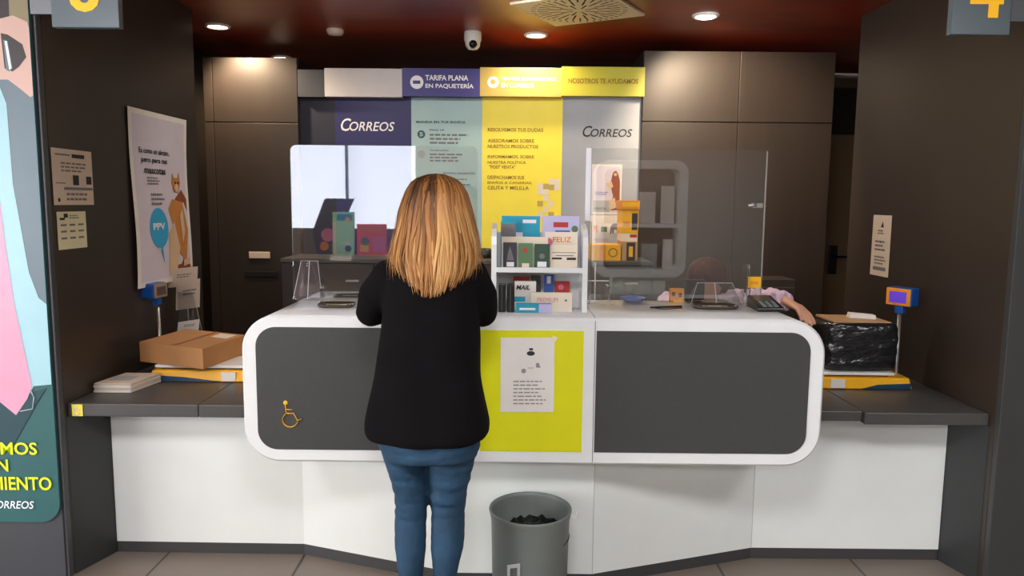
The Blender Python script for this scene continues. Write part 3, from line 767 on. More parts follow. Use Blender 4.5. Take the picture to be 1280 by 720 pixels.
leaflet_holder(PY(893, 380, 3.18).x, 3.19, .22, .15, .09, 'low clear acrylic holder standing behind the brown coin tray')
# little payment screen in front of clerk
q = PY(867, 363, 3.24)
t = empty('customer_display', (q.x, 3.25, CT), 'small black screen on the counter before the clerk\'s face', 'display')
obj('base', G().m('black_plastic').box(q.x - .035, q.x + .035, 3.237, 3.268, CT, CT + .008, .002), parent=t)
obj('screen', G().m('black_plastic').box(q.x - .05, q.x + .05, 3.245, 3.26, CT + .008, PY(867, 350, 3.24).z, .004), parent=t)
# pen on a cord
q = PZ(835, 386, CT); g = G().m('black_plastic')
t = empty('corded_pen', (q.x, q.y, CT), 'black pen with looped cord on the right half of the counter', 'pen')
g.tube([(q.x - .07, q.y, CT + .005), (q.x + .06, q.y + .03, CT + .006)], [.004, .0045], 8, rounded=True); obj('pen', g, parent=t)
g = G().m('black_plastic'); g.tube([(q.x + .06 - .05 * math.sin(a / 3.2) - a * .012, q.y - .012 + .016 * math.cos(a), CT + .003) for a in [i * .3 for i in range(22)]], .0018, 6); obj('cord', g, parent=t)
# card terminal
q = PZ(961, 389, CT); t = empty('card_terminal', (q.x, q.y, CT), 'black card payment terminal near the right end of the counter', 'card terminal')
zf = CT + .001
obj('body', G().m('black_plastic').hexa([(q.x - .055, q.y - .03, zf), (q.x + .055, q.y - .03, zf), (q.x + .05, q.y + .13, zf), (q.x - .05, q.y + .13, zf), (q.x - .055, q.y - .03, zf + .016), (q.x + .055, q.y - .03, zf + .016), (q.x + .05, q.y + .13, zf + .05), (q.x - .05, q.y + .13, zf + .05)], .006), parent=t)
g = G().m('plastic_grey')
for i in range(4):
    for k in range(3):
        x = q.x - .03 + k * .024; y = q.y - .018 + i * .018; z = zf + .019 + (y - q.y + .03) * .212; g.box(x, x + .016, y, y + .011, z - .004, z + .0015, .0008)
obj('keys', g, parent=t)
obj('screen', G().m('screen_grey').hexa([(q.x - .035, q.y + .06, zf + .033), (q.x + .035, q.y + .06, zf + .033), (q.x + .035, q.y + .115, zf + .045), (q.x - .035, q.y + .115, zf + .045), (q.x - .035, q.y + .06, zf + .0375), (q.x + .035, q.y + .06, zf + .0375), (q.x + .035, q.y + .115, zf + .0492), (q.x - .035, q.y + .115, zf + .0492)]), parent=t)
# orange pad near clerk, blue dish
s = pixsheet(838, 361, 855, 382, 3.2); g = G().m('box_orange'); s.board(g, .03); g.m('ink_black'); s.rect(g, .1, .55, .35, .8); s.rect(g, .6, .5, .85, .75); g.m('box_yellow'); s.rect(g, .2, .1, .8, .35)
obj('orange_card_box', g, label='small orange box with black marks on the counter left of the clerk', cat='box')
q = PY(790, 376, 3.22)
g = G().m('display_blue').lathe([(0, .0), (.03, .0), (.05, .012), (.055, .022), (.05, .02), (.028, .008), (0, .008)], (q.x, 3.2, CT + .001), 24)
obj('finger_sponge_dish', g, label='small round blue dish at the back of the counter', cat='dish')
# crossed thin rod at the right screen (pen post)
q = PY(744, 372, 3.18); g = G().m('plastic_white'); g.tube([(q.x, 3.2, CT + .001), (q.x, 3.2, PY(744, 328, 3.2).z)], .003, 8); g.tube([(q.x - .03, 3.2, PY(744, 351, 3.2).z), (q.x + .06, 3.2, PY(744, 351, 3.2).z)], .003, 8)
g.lathe([(0, .004), (.025, .004), (.025, 0)], (q.x, 3.2, CT + .001), 20); obj('card_stand', g, label='thin white cross shaped post behind the right screen', cat='stand')

# white greeting card stand
YD0, YD1 = 2.88, 3.02
def dz(y, Y=YD0): return PY(675, y, Y).z
dx0 = PY(614, 350, YD0).x; dx1 = PY(735, 350, YD0).x
t = empty('display_stand', ((dx0 + dx1) / 2, 2.95, CT), 'white two tier display stand of cards on the middle of the counter', 'display stand')
def side(x0, x1):
    g = G().m('white_gloss'); zt_ = dz(290); pts = [(x0, YD0, CT + .001), (x0, YD1, CT + .001), (x0, YD1, zt_ + .02), (x0, YD1 - .03, zt_ + .03), (x0, YD0 + .04, zt_ + .01), (x0, YD0 + .01, zt_ - .02), (x0, YD0, zt_ - .05)]
    g.prism(pts, (x1 - x0, 0, 0)); return obj('side_panel', g, parent=t)
side(dx0, dx0 + .02); side(dx1 - .022, dx1 - .002)
obj('back_panel', G().m('white_gloss').box(dx0 + .02, dx1 - .022, YD1 - .006, YD1, CT + .001, dz(292)), parent=t)
zs = dz(337)
obj('shelf', G().m('white_gloss').box(dx0 + .02, dx1 - .022, YD0, YD1 - .006, zs - .012, zs, .002), parent=t, label='upper shelf')
obj('shelf', G().m('white_gloss').box(dx0 + .02, dx1 - .022, YD0 - .004, YD0 + .002, zs - .012, zs + .008, .001), parent=t, label='shelf lip')
def card(nm, x0, y0, x1, y1, Y, mat, pr_, label, cat, group=None, th=.004, z0=None, depth=None):
    s = pixsheet(x0, y0, x1, y1, Y)
    if z0 is not None: s.V = Vector((0, 0, s.O.z + s.V.z - z0)); s.O.z = z0
    g = G().m(mat); s.board(g, depth or th); pr_(s, g); return obj(nm, g, label=label, cat=cat, group=group, flip=False)
GC = 'cards on the white counter display stand'
def pr_blue(s, g): g.m('ink_white'); s.rect(g, .25, .5, .55, .68); s.rect(g, .55, .86, .9, .93); g.m('teal_dark'); s.rect(g, .35, .1, .95, .4); g.m('orange'); s.disc(g, .16, .3, .1)
def pr_kid(s, g): g.m('ink_grey'); s.rect(g, .05, .05, .95, .95); g.m('orange'); s.disc(g, .5, .5, .32, 2, sq=1.1)
def pr_col(s, g): g.m('blue'); s.rect(g, .1, .1, .9, .28); s.rect(g, .35, .4, .75, .72); g.m('red'); s.rect(g, .3, .78, .7, .88); g.m('pink'); s.disc(g, .15, .6, .08); g.m('green_card'); s.disc(g, .88, .75, .09)
def pr_wh1(s, g): g.m('pink'); s.disc(g, .1, .7, .14); g.m('orange'); s.text(g, 'FELIZ', .25, .72, .8, .86); g.m('ink_black'); s.rect(g, .7, .45, .85, .58)
def pr_wh2(s, g): g.m('ink_black'); s.rect(g, .06, .38, .42, .46); s.rect(g, .6, .36, .94, .46); s.rect(g, .06, .66, .94, .68); g.m('ink_grey'); s.rect(g, .2, .52, .85, .56)
def pr_dk(s, g): g.m('ink_white'); s.rect(g, .25, .06, .8, .24); g.m('ink_grey'); s.shape(g, [(.25, .3), (.8, .3), (.65, .6), (.5, .85), (.35, .6)])
def pr_gr(s, g): g.m('red'); s.disc(g, .45, .72, .16); g.m('card_cream'); s.rect(g, .25, .02, .75, .2)
def pr_gd(s, g): g.m('ink_white'); s.rect(g, .2, .06, .8, .28); g.m('ink_grey'); s.disc(g, .5, .5, .18)
zl = zs + .001
card('greeting_card', 627, 270, 675, 300, 2.99, 'teal_card', pr_blue, 'large turquoise card at the top left of the display stand', 'card', GC, z0=zl)
card('greeting_card', 626, 277, 645, 298, 2.965, 'teal_card', pr_kid, 'turquoise card with a round orange picture at the upper left of the stand', 'card', GC, z0=zl)
card('greeting_card', 678, 270, 724, 300, 2.99, 'lilac', pr_col, 'lilac card with blue and red print at the top right of the stand', 'card', GC, z0=zl)
card('greeting_card', 681, 290, 722, 320, 2.965, 'card_cream', pr_wh1, 'cream card with orange lettering, second row right of the stand', 'card', GC, z0=zl)
card('greeting_card', 688, 306, 722, 335, 2.93, 'card_cream', pr_wh2, 'white card with a black striped line, front right of the stand', 'card', GC, z0=zl)
card('greeting_card', 629, 303, 646, 335, 2.92, 'charcoal_card', pr_dk, 'dark charcoal card at the front left of the stand', 'card', GC, z0=zl)
card('greeting_card', 648, 304, 666, 335, 2.92, 'green_card', pr_gr, 'light green card with a red spot in the front row of the stand', 'card', GC, z0=zl)
card('greeting_card', 668, 305, 687, 335, 2.92, 'green_dark', pr_gd, 'dark green card beside the white striped card on the stand', 'card', GC, z0=zl)
card('greeting_card', 627, 296, 685, 310, 2.945, 'card_cream', lambda s, g: None, 'plain cream card behind the three small dark cards on the stand', 'card', GC, z0=zl)
# lower tier
zc = CT + .001
def pr_n(s, g): pass
GB = 'small boxes in the lower tier of the display stand'
card('gift_box', 642, 346, 662, 356, 2.98, 'red', lambda s, g: (g.m('ink_white'), s.rect(g, .1, .3, .6, .6)), 'red packet at the back of the stand\'s lower tier', 'box', GB, z0=zc, depth=.02)
card('gift_box', 664, 345, 676, 356, 2.98, 'charcoal_card', pr_n, 'dark grey packet at the back of the stand\'s lower tier', 'box', GB, z0=zc, depth=.02)
card('gift_box', 680, 344, 692, 356, 2.98, 'blue', lambda s, g: (g.m('ink_white'), s.rect(g, .3, .75, .7, .97)), 'blue packet with white cap in the stand\'s lower tier', 'box', GB, z0=zc, depth=.02)
card('gift_box', 694, 352, 712, 360, 2.98, 'red', lambda s, g: (g.m('pink'), s.disc(g, .4, .8, .2)), 'red and pink packet at the right of the stand\'s lower tier', 'box', GB, z0=zc, depth=.02)
def pr_mail(s, g): g.m('ink_black'); s.text(g, 'MAIL', .08, .72, .7, .88, bold=.03, shear=.2); g.m('teal_card'); s.rect(g, .0, .3, .5, .48)
card('mail_box', 643, 352, 670, 383, 2.92, 'paper', pr_mail, 'white box with black lettering and teal band in the stand\'s lower tier', 'box', GB, z0=zc, depth=.04)
def pr_prem(s, g): g.m('pink'); s.text(g, 'PREMIUM', .15, .5, .65, .75); g.m('ink_grey'); s.disc(g, .85, .6, .03)
card('premium_box', 664, 366, 715, 386, 2.895, 'card_cream', pr_prem, 'long cream box with pink lettering in front of the stand\'s lower tier', 'box', GB, z0=zc, depth=.02)
card('teal_box', 645, 380, 689, 391, 2.862, 'teal_card', lambda s, g: (g.m('ink_white'), s.rect(g, .1, .3, .55, .55), g.m('lilac'), s.rect(g, .65, 0, 1, 1)), 'flat teal and lilac box lying lowest before the display stand', 'box', None, z0=zc, depth=.03)
for k, (x0, x1) in enumerate(((623, 632), (633.5, 643))):
    s = pixsheet(x0, 355, x1, 387, 2.868); s.V.z = s.O.z + s.V.z - zc; s.O.z = zc
    g = G().m('black_plastic').box(s.O.x, s.O.x + s.U.x, 2.865, 2.9, zc, zc + s.V.z, .003); g.m('ink_grey').box(s.O.x + s.U.x * .45, s.O.x + s.U.x * .5, 2.8642, 2.866, zc + .006, zc + s.V.z - .006)
    obj('black_box', g, label=('upright black box nearer the customer\'s elbow, left one of the pair' if k == 0 else 'upright black box, right one of the pair by the display stand'), cat='box', group='pair of black boxes')

# poster + sheet behind right screen, yellow parcel boxes shelf
YB = 4.72
s = pixsheet(739.5, 205.5, 777, 268, YS - .003)
t = empty('small_poster', s.p(.5, 0), 'small poster of a figure in brown beside the white panel above the yellow parcels', 'poster')
g = G().m('paper'); s.board(g, .002); obj('sheet', g, parent=t)
g = G().m('poster_mauve'); s.rect(g, .06, .05, .94, .96); g.m('ink_faint'); s.rect(g, .06, .05, .6, .28, 2); g.m('blue'); s.rect(g, .1, .44, .55, .45, 3); s.rect(g, .1, .40, .5, .41, 3)
g.m('fur_brown'); s.shape(g, [(.62, .62), (.7, .84), (.8, .88), (.88, .8), (.94, .66), (.94, .1), (.66, .08), (.6, .22), (.72, .36), (.66, .5)], 3)
g.m('fur_cream'); s.shape(g, [(.48, .62), (.66, .66), (.72, .56), (.6, .5)], 4); s.shape(g, [(.62, .3), (.78, .34), (.84, .14), (.6, .08)], 4); s.disc(g, .78, .8, .05, 4)
g.m('ink_black'); s.text(g, 'ENVÍA', .12, .1, .5, .15, 4)
obj('print', g, parent=t, flip=False)
s = pixsheet(738, 269, 776, 305, YS - .003)
t = empty('elephant_sheet', s.p(.5, 0), 'white sheet with a grey elephant picture just below the small poster', 'notice')
g = G().m('paper'); s.board(g, .002); obj('sheet', g, parent=t)
g = G().m('ink_grey'); s.shape(g, [(.64, .35), (.66, .6), (.74, .72), (.86, .72), (.94, .6), (.94, .38), (.88, .38), (.86, .5), (.78, .5), (.76, .36), (.72, .36), (.71, .5), (.68, .35)], 2)
g.m('orange'); s.text(g, 'Mi', .1, .4, .25, .65, 2); g.m('green_card'); s.rect(g, .35, .42, .55, .6, 2); g.m('poster_mauve'); s.rect(g, .1, .12, .6, .2, 2)
obj('print', g, parent=t, flip=False)
# parcels rack
zr = ZLC; xa = PY(738, 326, YB).x; xb = PY(800, 326, YB).x
def pbox(x0, y0, x1, y1, Y, d, mat, lab, deco):
    s = pixsheet(x0, y0, x1, y1, Y); g = G().m(mat)
    if y1 > 325: s.V.z += s.O.z - zr - .0005; s.O.z = zr + .0005
    g.box(s.O.x, s.O.x + s.U.x, Y, Y + d, s.O.z, s.O.z + s.V.z, .002); deco(s, g)
    obj('parcel_box', g, label=lab, cat='box', group='yellow parcel boxes on the rack', flip=False)
def dk(s, g): g.m('ink_black'); s.rect(g, .6, .15, .95, .85, 2); g.m('box_orange'); s.rect(g, .1, .3, .5, .5, 2)
pbox(739, 306, 756, 325.8, YB - .1, .2, 'box_yellow', 'yellow parcel box at the lower left of the rack', lambda s, g: (g.m('box_orange'), s.rect(g, .6, 0, 1, 1, 1)))
pbox(756.5, 306, 776, 325.8, YB - .1, .2, 'box_yellow', 'yellow parcel box with round print, lower middle of the rack', lambda s, g: (g.m('ink_olive'), s.disc(g, .5, .5, .3, 1), g.m('box_yellow'), s.disc(g, .5, .5, .22, 2)))
pbox(777, 302, 797, 325.6, YB - .09, .2, 'box_tan', 'tan parcel box with a black frame, lower right of the rack', lambda s, g: (g.m('ink_black'), s.rect(g, .3, .0, .85, .95, 1), g.m('box_yellow'), s.rect(g, .45, .2, .7, .75, 2)))
pbox(777.5, 292, 797, 301.8, YB - .07, .22, 'card_cream', 'cream carton between tan and yellow parcel boxes on the rack', lambda s, g: (g.m('red'), s.rect(g, .5, .5, .95, .9, 1)))
pbox(777.5, 262, 798, 291.8, YB - .07, .22, 'box_yellow', 'tall yellow parcel box with black stripe on the rack', dk)
pbox(776.5, 250.5, 800, 261.8, YB - .08, .24, 'box_orange', 'flat orange yellow parcel box topping the rack', lambda s, g: (g.m('box_yellow'), s.rect(g, .05, .3, .95, .8, 1)))

# ------------------------------------------------------------------ scales and parcels on side shelves
def scale(x0, x1, y0, y1, z, post, disp, label, flipx=1):
    t = empty('postal_scale', ((x0 + x1) / 2, (y0 + y1) / 2, z), label, 'scale')
    h = .052
    g = G().m('scale_yellow'); g.hexa([(x0, y0, z + .001), (x1, y0, z + .001), (x1 + .0, y1, z + .001), (x0, y1, z + .001), (x0 + .012, y0 + .01, z + h), (x1 - .012, y0 + .01, z + h), (x1 - .0, y1, z + h), (x0 + .0, y1, z + h)], .006)
    b_ = obj('body', g, parent=t)
    xm = x0 + (x1 - x0) * (.55 if flipx > 0 else .36)
    g = G().m('scale_blue'); g.prism([(x0 + .01, y0 - .002, z + .004), (xm - .0, y0 - .002, z + .004), (x0 + (xm - x0) * .5, y0 - .001, z + .022), (x0 + .01, y0 - .001, z + .03)] if flipx > 0 else [(xm + .05, y0 - .002, z + .004), (x1 - .01, y0 - .002, z + .004), (x1 - .01, y0 - .001, z + .028), (xm + .12, y0 - .001, z + .022)], (0, .006, 0))
    obj('stripe', g, parent=b_, label='dark blue wedge')
    xl = x0 + (x1 - x0) * (.56 if flipx > 0 else .14)
    obj('sticker', G().m('paper').box(xl, xl + .065, y0 - .003, y0 + .004, z + .006, z + .046), parent=b_, label='white sticker')
    obj('plate', G().m('plastic_white').box(x0 + .02, x1 - .075, y0 + .02, y1 - .06, z + h + .008, z + h + .022, .004), parent=t, label='white weighing plate')
    obj('plate_mount', G().m('black_plastic').box(x0 + .04, x1 - .095, y0 + .04, y1 - .08, z + h - .002, z + h + .008), parent=t)
    obj('pole', G().m('steel').tube([((x0 + .03 if flipx > 0 else x1 - .03), y1 - .02, z + .012), (post[0], post[1], z + .012), (post[0], post[1], z + .03), (post[0] - .004, post[1], post[2])], .0085, 12), parent=t)
    return t, z + h + .022
def head(t, c, yaw, mats, wdt=.115, hgt=.075):
    g = G(); g.xf = Matrix.Translation(c) @ Matrix.Rotation(yaw, 4, 'Z'); g.m(mats[0]); g.box(-wdt / 2, wdt / 2, -.005, .062, -hgt / 2, hgt / 2, .008)
    g.box(-.02, .02, .0, .03, -hgt / 2 - .035, -hgt / 2 + .005, .005); d = obj('display_head', g, parent=t, label='blue display housing')
    g = G(); g.xf = Matrix.Translation(c) @ Matrix.Rotation(yaw, 4, 'Z'); g.m(mats[1]).box(-wdt / 2 + .003, wdt / 2 - .003, -.011, -.004, -hgt / 2 + .003, hgt / 2 - .003, .003); g.m(mats[2]).box(-wdt / 2 + .02, wdt / 2 - .02, -.013, -.009, -hgt / 2 + .016, hgt / 2 - .018); obj('screen', g, parent=d)
a = PZ(186, 477, SL); b = PZ(268, 478, SL)
sl, ztop = scale(a.x, -1.06, a.y, a.y + .3, SL, (PY(200, 420, 3.64).x, 3.64, PY(198, 384, 3.64).z), None, 'yellow scale with white plate and blue display under the cardboard parcel')
head(sl, PY(199, 363, 3.64), R(84), ('display_blue', 'display_grey', 'screen_grey'))
# cardboard parcel
zpl = ztop + .001
t = empty('cardboard_parcel', (-1.33, a.y + .15, zpl), 'flat brown cardboard parcel with tape on the left scale', 'parcel')
p0 = PZ(175, 452, zpl); p1 = PZ(254, 462, zpl); p2 = PZ(304, 443, zpl)
p1 = Vector((p1.x, p1.y, 0)); p0 = Vector((p0.x, p0.y, 0)); p2 = Vector((p2.x, p2.y, 0)); ex = (p2 - p1).normalized(); ey = (p0 - p1).normalized()
# box corners: p1 is the near corner, p0 the left, and the long side runs right and back
e1 = p0 - p1; e2 = ex * .36; hh = PY(254, 436, p1.y).z - zpl
qd = [p1, p1 + e2, p1 + e2 + e1, p0]
g = G().m('cardboard'); g.hexa([(q_.x, q_.y, zpl) for q_ in qd] + [(q_.x, q_.y, zpl + hh) for q_ in qd], .003); obj('box', g, parent=t)
m0 = p1 + e1 * .42; m1 = m0 + e2; dd = e1.normalized() * .024
g = G().m('tape'); g.prism([(m0.x, m0.y, zpl + hh + .0003), (m1.x, m1.y, zpl + hh + .0003), ((m1 + dd).x, (m1 + dd).y, zpl + hh + .0003), ((m0 + dd).x, (m0 + dd).y, zpl + hh + .0003)], (0, 0, .0008)); obj('tape', g, parent=t, label='brown packing tape')
e3 = e1.normalized(); c0 = p1 + e2 * .66 + e3 * .03
g = G().m('card_cream'); g.prism([(c_.x, c_.y, zpl + hh + .0003) for c_ in (c0, c0 + ex * .09, c0 + ex * .09 + e3 * .1, c0 + e3 * .1)], (0, 0, .0008)); obj('address_label', g, parent=t)
# stack of envelopes
q0 = PZ(116, 491, SL); q1 = PZ(165, 491, SL); q3 = PZ(150, 472, SL)
for k in range(4):
    z = SL + .001 + k * .0105; o_ = (k % 2) * .004 - .002
    x0 = max(q0.x + .004, WL + .008); g = G().m('paper_warm' if k % 2 else 'paper')
    g.hexa([(x0 + o_, q0.y, z), (q1.x + o_, q0.y, z), (q1.x + .035, q0.y + .2, z), (x0 + .035, q0.y + .2, z), (x0 + o_, q0.y, z + .0098), (q1.x + o_, q0.y, z + .0098), (q1.x + .035, q0.y + .2, z + .0098), (x0 + .035, q0.y + .2, z + .0098)], .002)
    if k == 3: g.m('ink_faint'); g.box(x0 + .03, q1.x - .03, q0.y + .05, q0.y + .13, z + .0099, z + .0103)
    obj('form_pad', g, label=['bottom pad of white forms in the small pile on the left shelf', 'second pad from the bottom in the small pile on the left shelf', 'third pad from the bottom in the small pile on the left shelf', 'top white pad of forms in the small pile on the left shelf'][k], cat='form pad', group='pile of form pads on the left shelf')
# paper holder behind the scale (left)
YHd = 3.83
t = empty('form_holder', (PY(240, 400, YHd).x, YHd, SL), 'clear slanted holder of white paper forms behind the cardboard parcel', 'leaflet holder')
hx0 = PY(228, 400, YHd).x; hx1 = PY(262, 400, YHd).x
g = G().m('acrylic'); zA = PY(245, 366, YHd).z; g.hexa([(hx0, YHd - .03, SL + .001), (hx1, YHd - .03, SL + .001), (hx1, YHd - .027, SL + .001), (hx0, YHd - .027, SL + .001), (hx0 - .03, YHd + .02, zA), (hx1 - .09, YHd + .02, zA), (hx1 - .09, YHd + .023, zA), (hx0 - .03, YHd + .023, zA)]); obj('front_sheet', g, parent=t)
g = G().m('ink_faint').tube([(hx1, YHd - .03, SL + .002), (hx1 - .09, YHd + .02, zA)], .0015, 6); obj('edge', g, parent=t)
obj('post', G().m('steel').tube([(hx0 + .02, YHd + .05, SL + .001), (hx0 - .0, YHd + .05, PY(235, 350, YHd).z)], .004, 8), parent=t)
for (x0, y0, x1, y1, tw, lab, m_) in ((209, 337, 246, 360, .0, 'upper white form sheet leaning behind the left scale', 'paper_warm'), (219, 352, 249, 388, .0, 'lower cream form sheet leaning behind the left scale', 'paper_warm'), (221, 403, 248, 417, 0, 'small printed card low behind the cardboard parcel', 'paper')):
    Yq = YHd + (.038 if y0 < 340 else .044 if y0 < 400 else -.034); s = pixsheet(x0, y0, x1, y1, Yq); s.U.z = .018; s.V.x = .008
    g = G().m(m_); s.board(g, .001); g.m('ink_grey'); s.lines(g, .3, .45, .9, .7, 2, seed=int(x0)); obj('form_sheet', g, label=lab, cat='paper', group='forms behind the left scale', flip=False)

# right scale, wrapped parcel, book
a = PZ(1028, 488, SR)
xR0 = PZ(1024, 488, SR).x; xR1 = PZ(1140, 487, SR).x; yR = PZ(1100, 487, SR).y
sr_, ztop = scale(xR0, xR1, yR, yR + .30, SR, (PY(1124, 455, 3.40).x, 3.42, PY(1125, 390, 3.42).z), None, 'yellow scale with white plate and blue display under the black wrapped parcel', -1)
head(sr_, PY(1124, 371, 3.40), R(-58), ('display_blue', 'box_orange', 'screen_violet'), .12, .085)
zpl = ztop + .001
xA = PY(1030, 440, yR + .06).x; xB = PY(1122, 440, yR + .06).x; zT = PY(1080, 406, yR + .05).z
t = empty('wrapped_parcel', ((xA + xB) / 2, yR + .15, zpl), 'parcel wrapped in crinkled black plastic on the right scale', 'parcel')
g = G().m('wrap_black'); n = 16
def sup(k, sx, sy, z, sd):
    out = []
    for i in range(48):
        a_ = 2 * math.pi * i / 48; ca, sa = math.cos(a_), math.sin(a_); p_ = .32
        x = (xA + xB) / 2 + sx * math.copysign(abs(ca) ** p_, ca); y = yR + .15 + sy * math.copysign(abs(sa) ** p_, sa)
        d_ = noise.noise(Vector((x * 26, y * 26, z * 30 + sd))) * .009 + abs(noise.noise(Vector((x * 60, y * 50, z * 70)))) * .006
        out.append((x + ca * d_, y + sa * d_, z + noise.noise(Vector((x * 14, y * 14, 3))) * .006 * (k > .8)))
    return out
rings = []
for i in range(n + 1):
    k = i / n; e_ = 1 - .06 * (2 * k - 1) ** 8; z = zpl + .003 + k * (zT - zpl)
    rings.append(sup(k, (xB - xA) / 2 * e_, .115 * e_, z, 1))
for k, e_ in ((1.0, .8), (1.0, .5), (1.0, .15)): rings.append(sup(1, (xB - xA) / 2 * e_, .115 * e_, zT + .006, 2))
g.ringed(rings); obj('wrapping', g, parent=t)
xs_ = PY(1078, 397, yR + .15).x
g = G().m('box_tan'); g.hexa([(xA + .04, yR + .06, zT + .006), (xB - .04, yR + .05, zT + .008), (xB - .05, yR + .24, zT + .008), (xA + .03, yR + .25, zT + .006), (xA + .04, yR + .06, zT + .013), (xB - .04, yR + .05, zT + .012), (xB - .05, yR + .24, zT + .016), (xA + .03, yR + .25, zT + .018)], .002); obj('top_sheet', g, parent=t, label='pale paper on top of the parcel')
g = G().m('paper'); zz = zT + .016; x_ = PY(1076, 392, yR + .16).x; g.hexa([(x_ - .055, yR + .15, zz), (x_ + .055, yR + .12, zz - .002), (x_ + .055, yR + .16, zz), (x_ - .055, yR + .19, zz), (x_ - .05, yR + .155, zz + .022), (x_ + .055, yR + .125, zz + .016), (x_ + .055, yR + .158, zz + .018), (x_ - .05, yR + .188, zz + .024)], .001)
obj('envelope', g, label='small white envelope lying on the black wrapped parcel', cat='envelope')
# dark paper bag left of parcel (brown tinted) , twist of wrap
g = G().m('wrap_black'); a0 = PY(1022, 410, yR + .2)
# ------------------------------------------------------------------ waste bin
BX, BY, BR = PZ(663, 634, .404).x, 2.695, .152
t = empty('waste_bin', (BX, BY, 0), 'round grey plastic waste bin standing in front of the counter base', 'bin')
obj('shell', G().m('plastic_grey').lathe([(0, .004), (BR * .9, .001), (BR * .92, .01), (BR * .97, .36), (BR, .385), (BR + .004, .40), (BR + .003, .405), (BR - .003, .404), (BR - .006, .39), (BR * .9, .02), (0, .015)], (BX, BY, 0), 56), parent=t)
g = G().m('bag_black'); rings = []
for r, z in ((.135, .30), (.11, .325), (.08, .31), (.04, .33), (.005, .315)):
    rings.append([(BX + .015 + r * math.cos(2 * math.pi * k / 40), BY + r * math.sin(2 * math.pi * k / 40), z + .02 * noise.noise(Vector((math.cos(k * .157) * 5 * r * 9, math.sin(k * .157) * 5 * r * 9, 1)))) for k in range(40)])
g.ringed(rings, closed_ends=False); obj('bin_liner', g, parent=t, label='crumpled black bag inside')
tx = BX + BR
g = G().m('plastic_white').tube([(tx - .006, BY - .03, .398), (tx + .006, BY - .035, .385), (tx + .016, BY - .035, .382), (tx + .022, BY - .033, .405)], [(.0015, .007)] * 4, 8, ref=(0, 1, 0)); obj('tear_strip', g, parent=t, label='torn clear strip at the rim')
s = pixsheet(633, 704, 651, 726, BY - BR + .006); g = G().m('ink_faint'); 
s.shape(g, [(.05, 0), (.05, .9), (.95, 1), (.95, 0), (.75, 0), (.75, .75), (.25, .7), (.25, 0)], 1); obj('emblem', g, parent=t, flip=False)

# ------------------------------------------------------------------ people
def hand(g, w_, d, up, side, k=1, curl=.35):
    """w_ wrist, d finger direction, up back of the hand, side = +1/-1 thumb side along side vector"""
    d = Vector(d).normalized(); up = Vector(up).normalized(); sv = d.cross(up).normalized() * side; up = sv.cross(d).normalized() * (1 if sv.cross(d).dot(up) > 0 else -1)
    w_ = Vector(w_)
    g.tube([w_ - d * .01, w_ + d * .03 * k, w_ + d * .065 * k, w_ + d * .088 * k], [(.026 * k, .019 * k), (.034 * k, .016 * k), (.039 * k, .014 * k), (.036 * k, .011 * k)], 14, ref=up, rounded=False)
    for i, (o_, l) in enumerate(((.029, .072), (.010, .080), (-.009, .075), (-.027, .058))):
        b_ = w_ + d * .08 * k + sv * o_ * k; p_ = [b_ - d * .02 * k]; dir_ = d.copy() + sv * o_ * 1.2; dir_.normalize(); cur = b_
        p_.append(cur.copy())
        for sgm in range(3):
            dir_ = (dir_ - up * curl * (1 + .2 * i)).normalized(); cur = cur + dir_ * l * k / 3 * 1.05; p_.append(cur.copy())
        g.tube(p_, [.0085 * k, .0095 * k, .009 * k, .0082 * k, .007 * k], 10, ref=sv, rounded=True)
    b_ = w_ + d * .022 * k + sv * .022 * k
    g.tube([b_ - sv * .01, b_ + (sv * .022 + d * .018) * k, b_ + (sv * .034 + d * .044 - up * .008) * k, b_ + (sv * .034 + d * .068 - up * .016) * k], [.012 * k, .012 * k, .010 * k, .008 * k], 10, ref=up, rounded=True)

def face(g, c, rx, ry, rz, fw):
    """nose, ears, chin, cheeks added to a head; fw = facing direction (unit, horizontal-ish)"""
    fw = Vector(fw).normalized(); sd = fw.cross(Vector((0, 0, 1))).normalized(); up = sd.cross(fw).normalized()
    c = Vector(c)
    g.ball(c, (rx, ry, rz), 24, 16)
    g.ball(c + fw * ry * .25 - up * rz * .55, (rx * .72, ry * .68, rz * .5), 20, 12)
    g.tube([c + fw * ry * .95 + up * rz * .08, c + fw * ry * 1.12 - up * rz * .16, c + fw * ry * 1.02 - up * rz * .27], [.007, .012, .012], 10, ref=sd, rounded=True)
    g.ball(c + fw * ry * .82 - up * rz * .88, (.02, .018, .016))
    g.tube([c + fw * ry * .93 - up * rz * .47 + sd * .02, c + fw * ry * .97 - up * rz * .46, c + fw * ry * .93 - up * rz * .47 - sd * .02], [.006, .009, .006], 8, rounded=True)
    for s_ in (-1, 1): g.ball(c + sd * rx * 1.0 * s_ - up * rz * .1, (.011, .018, .03))
def eyes(parent, c, rx, ry, rz, fw):
    fw = Vector(fw).normalized(); sd = fw.cross(Vector((0, 0, 1))).normalized(); up = sd.cross(fw).normalized(); c = Vector(c)
    for s_ in (-1, 1):
        e_ = c + fw * ry * .86 + sd * rx * .4 * s_ + up * rz * .03
        g = G().m('eye_white').ball(e_, .0125, 14, 10); g.m('iris').ball(e_ + fw * .0075 - up * .002, .0068, 12, 8); obj('eye', g, parent=parent)

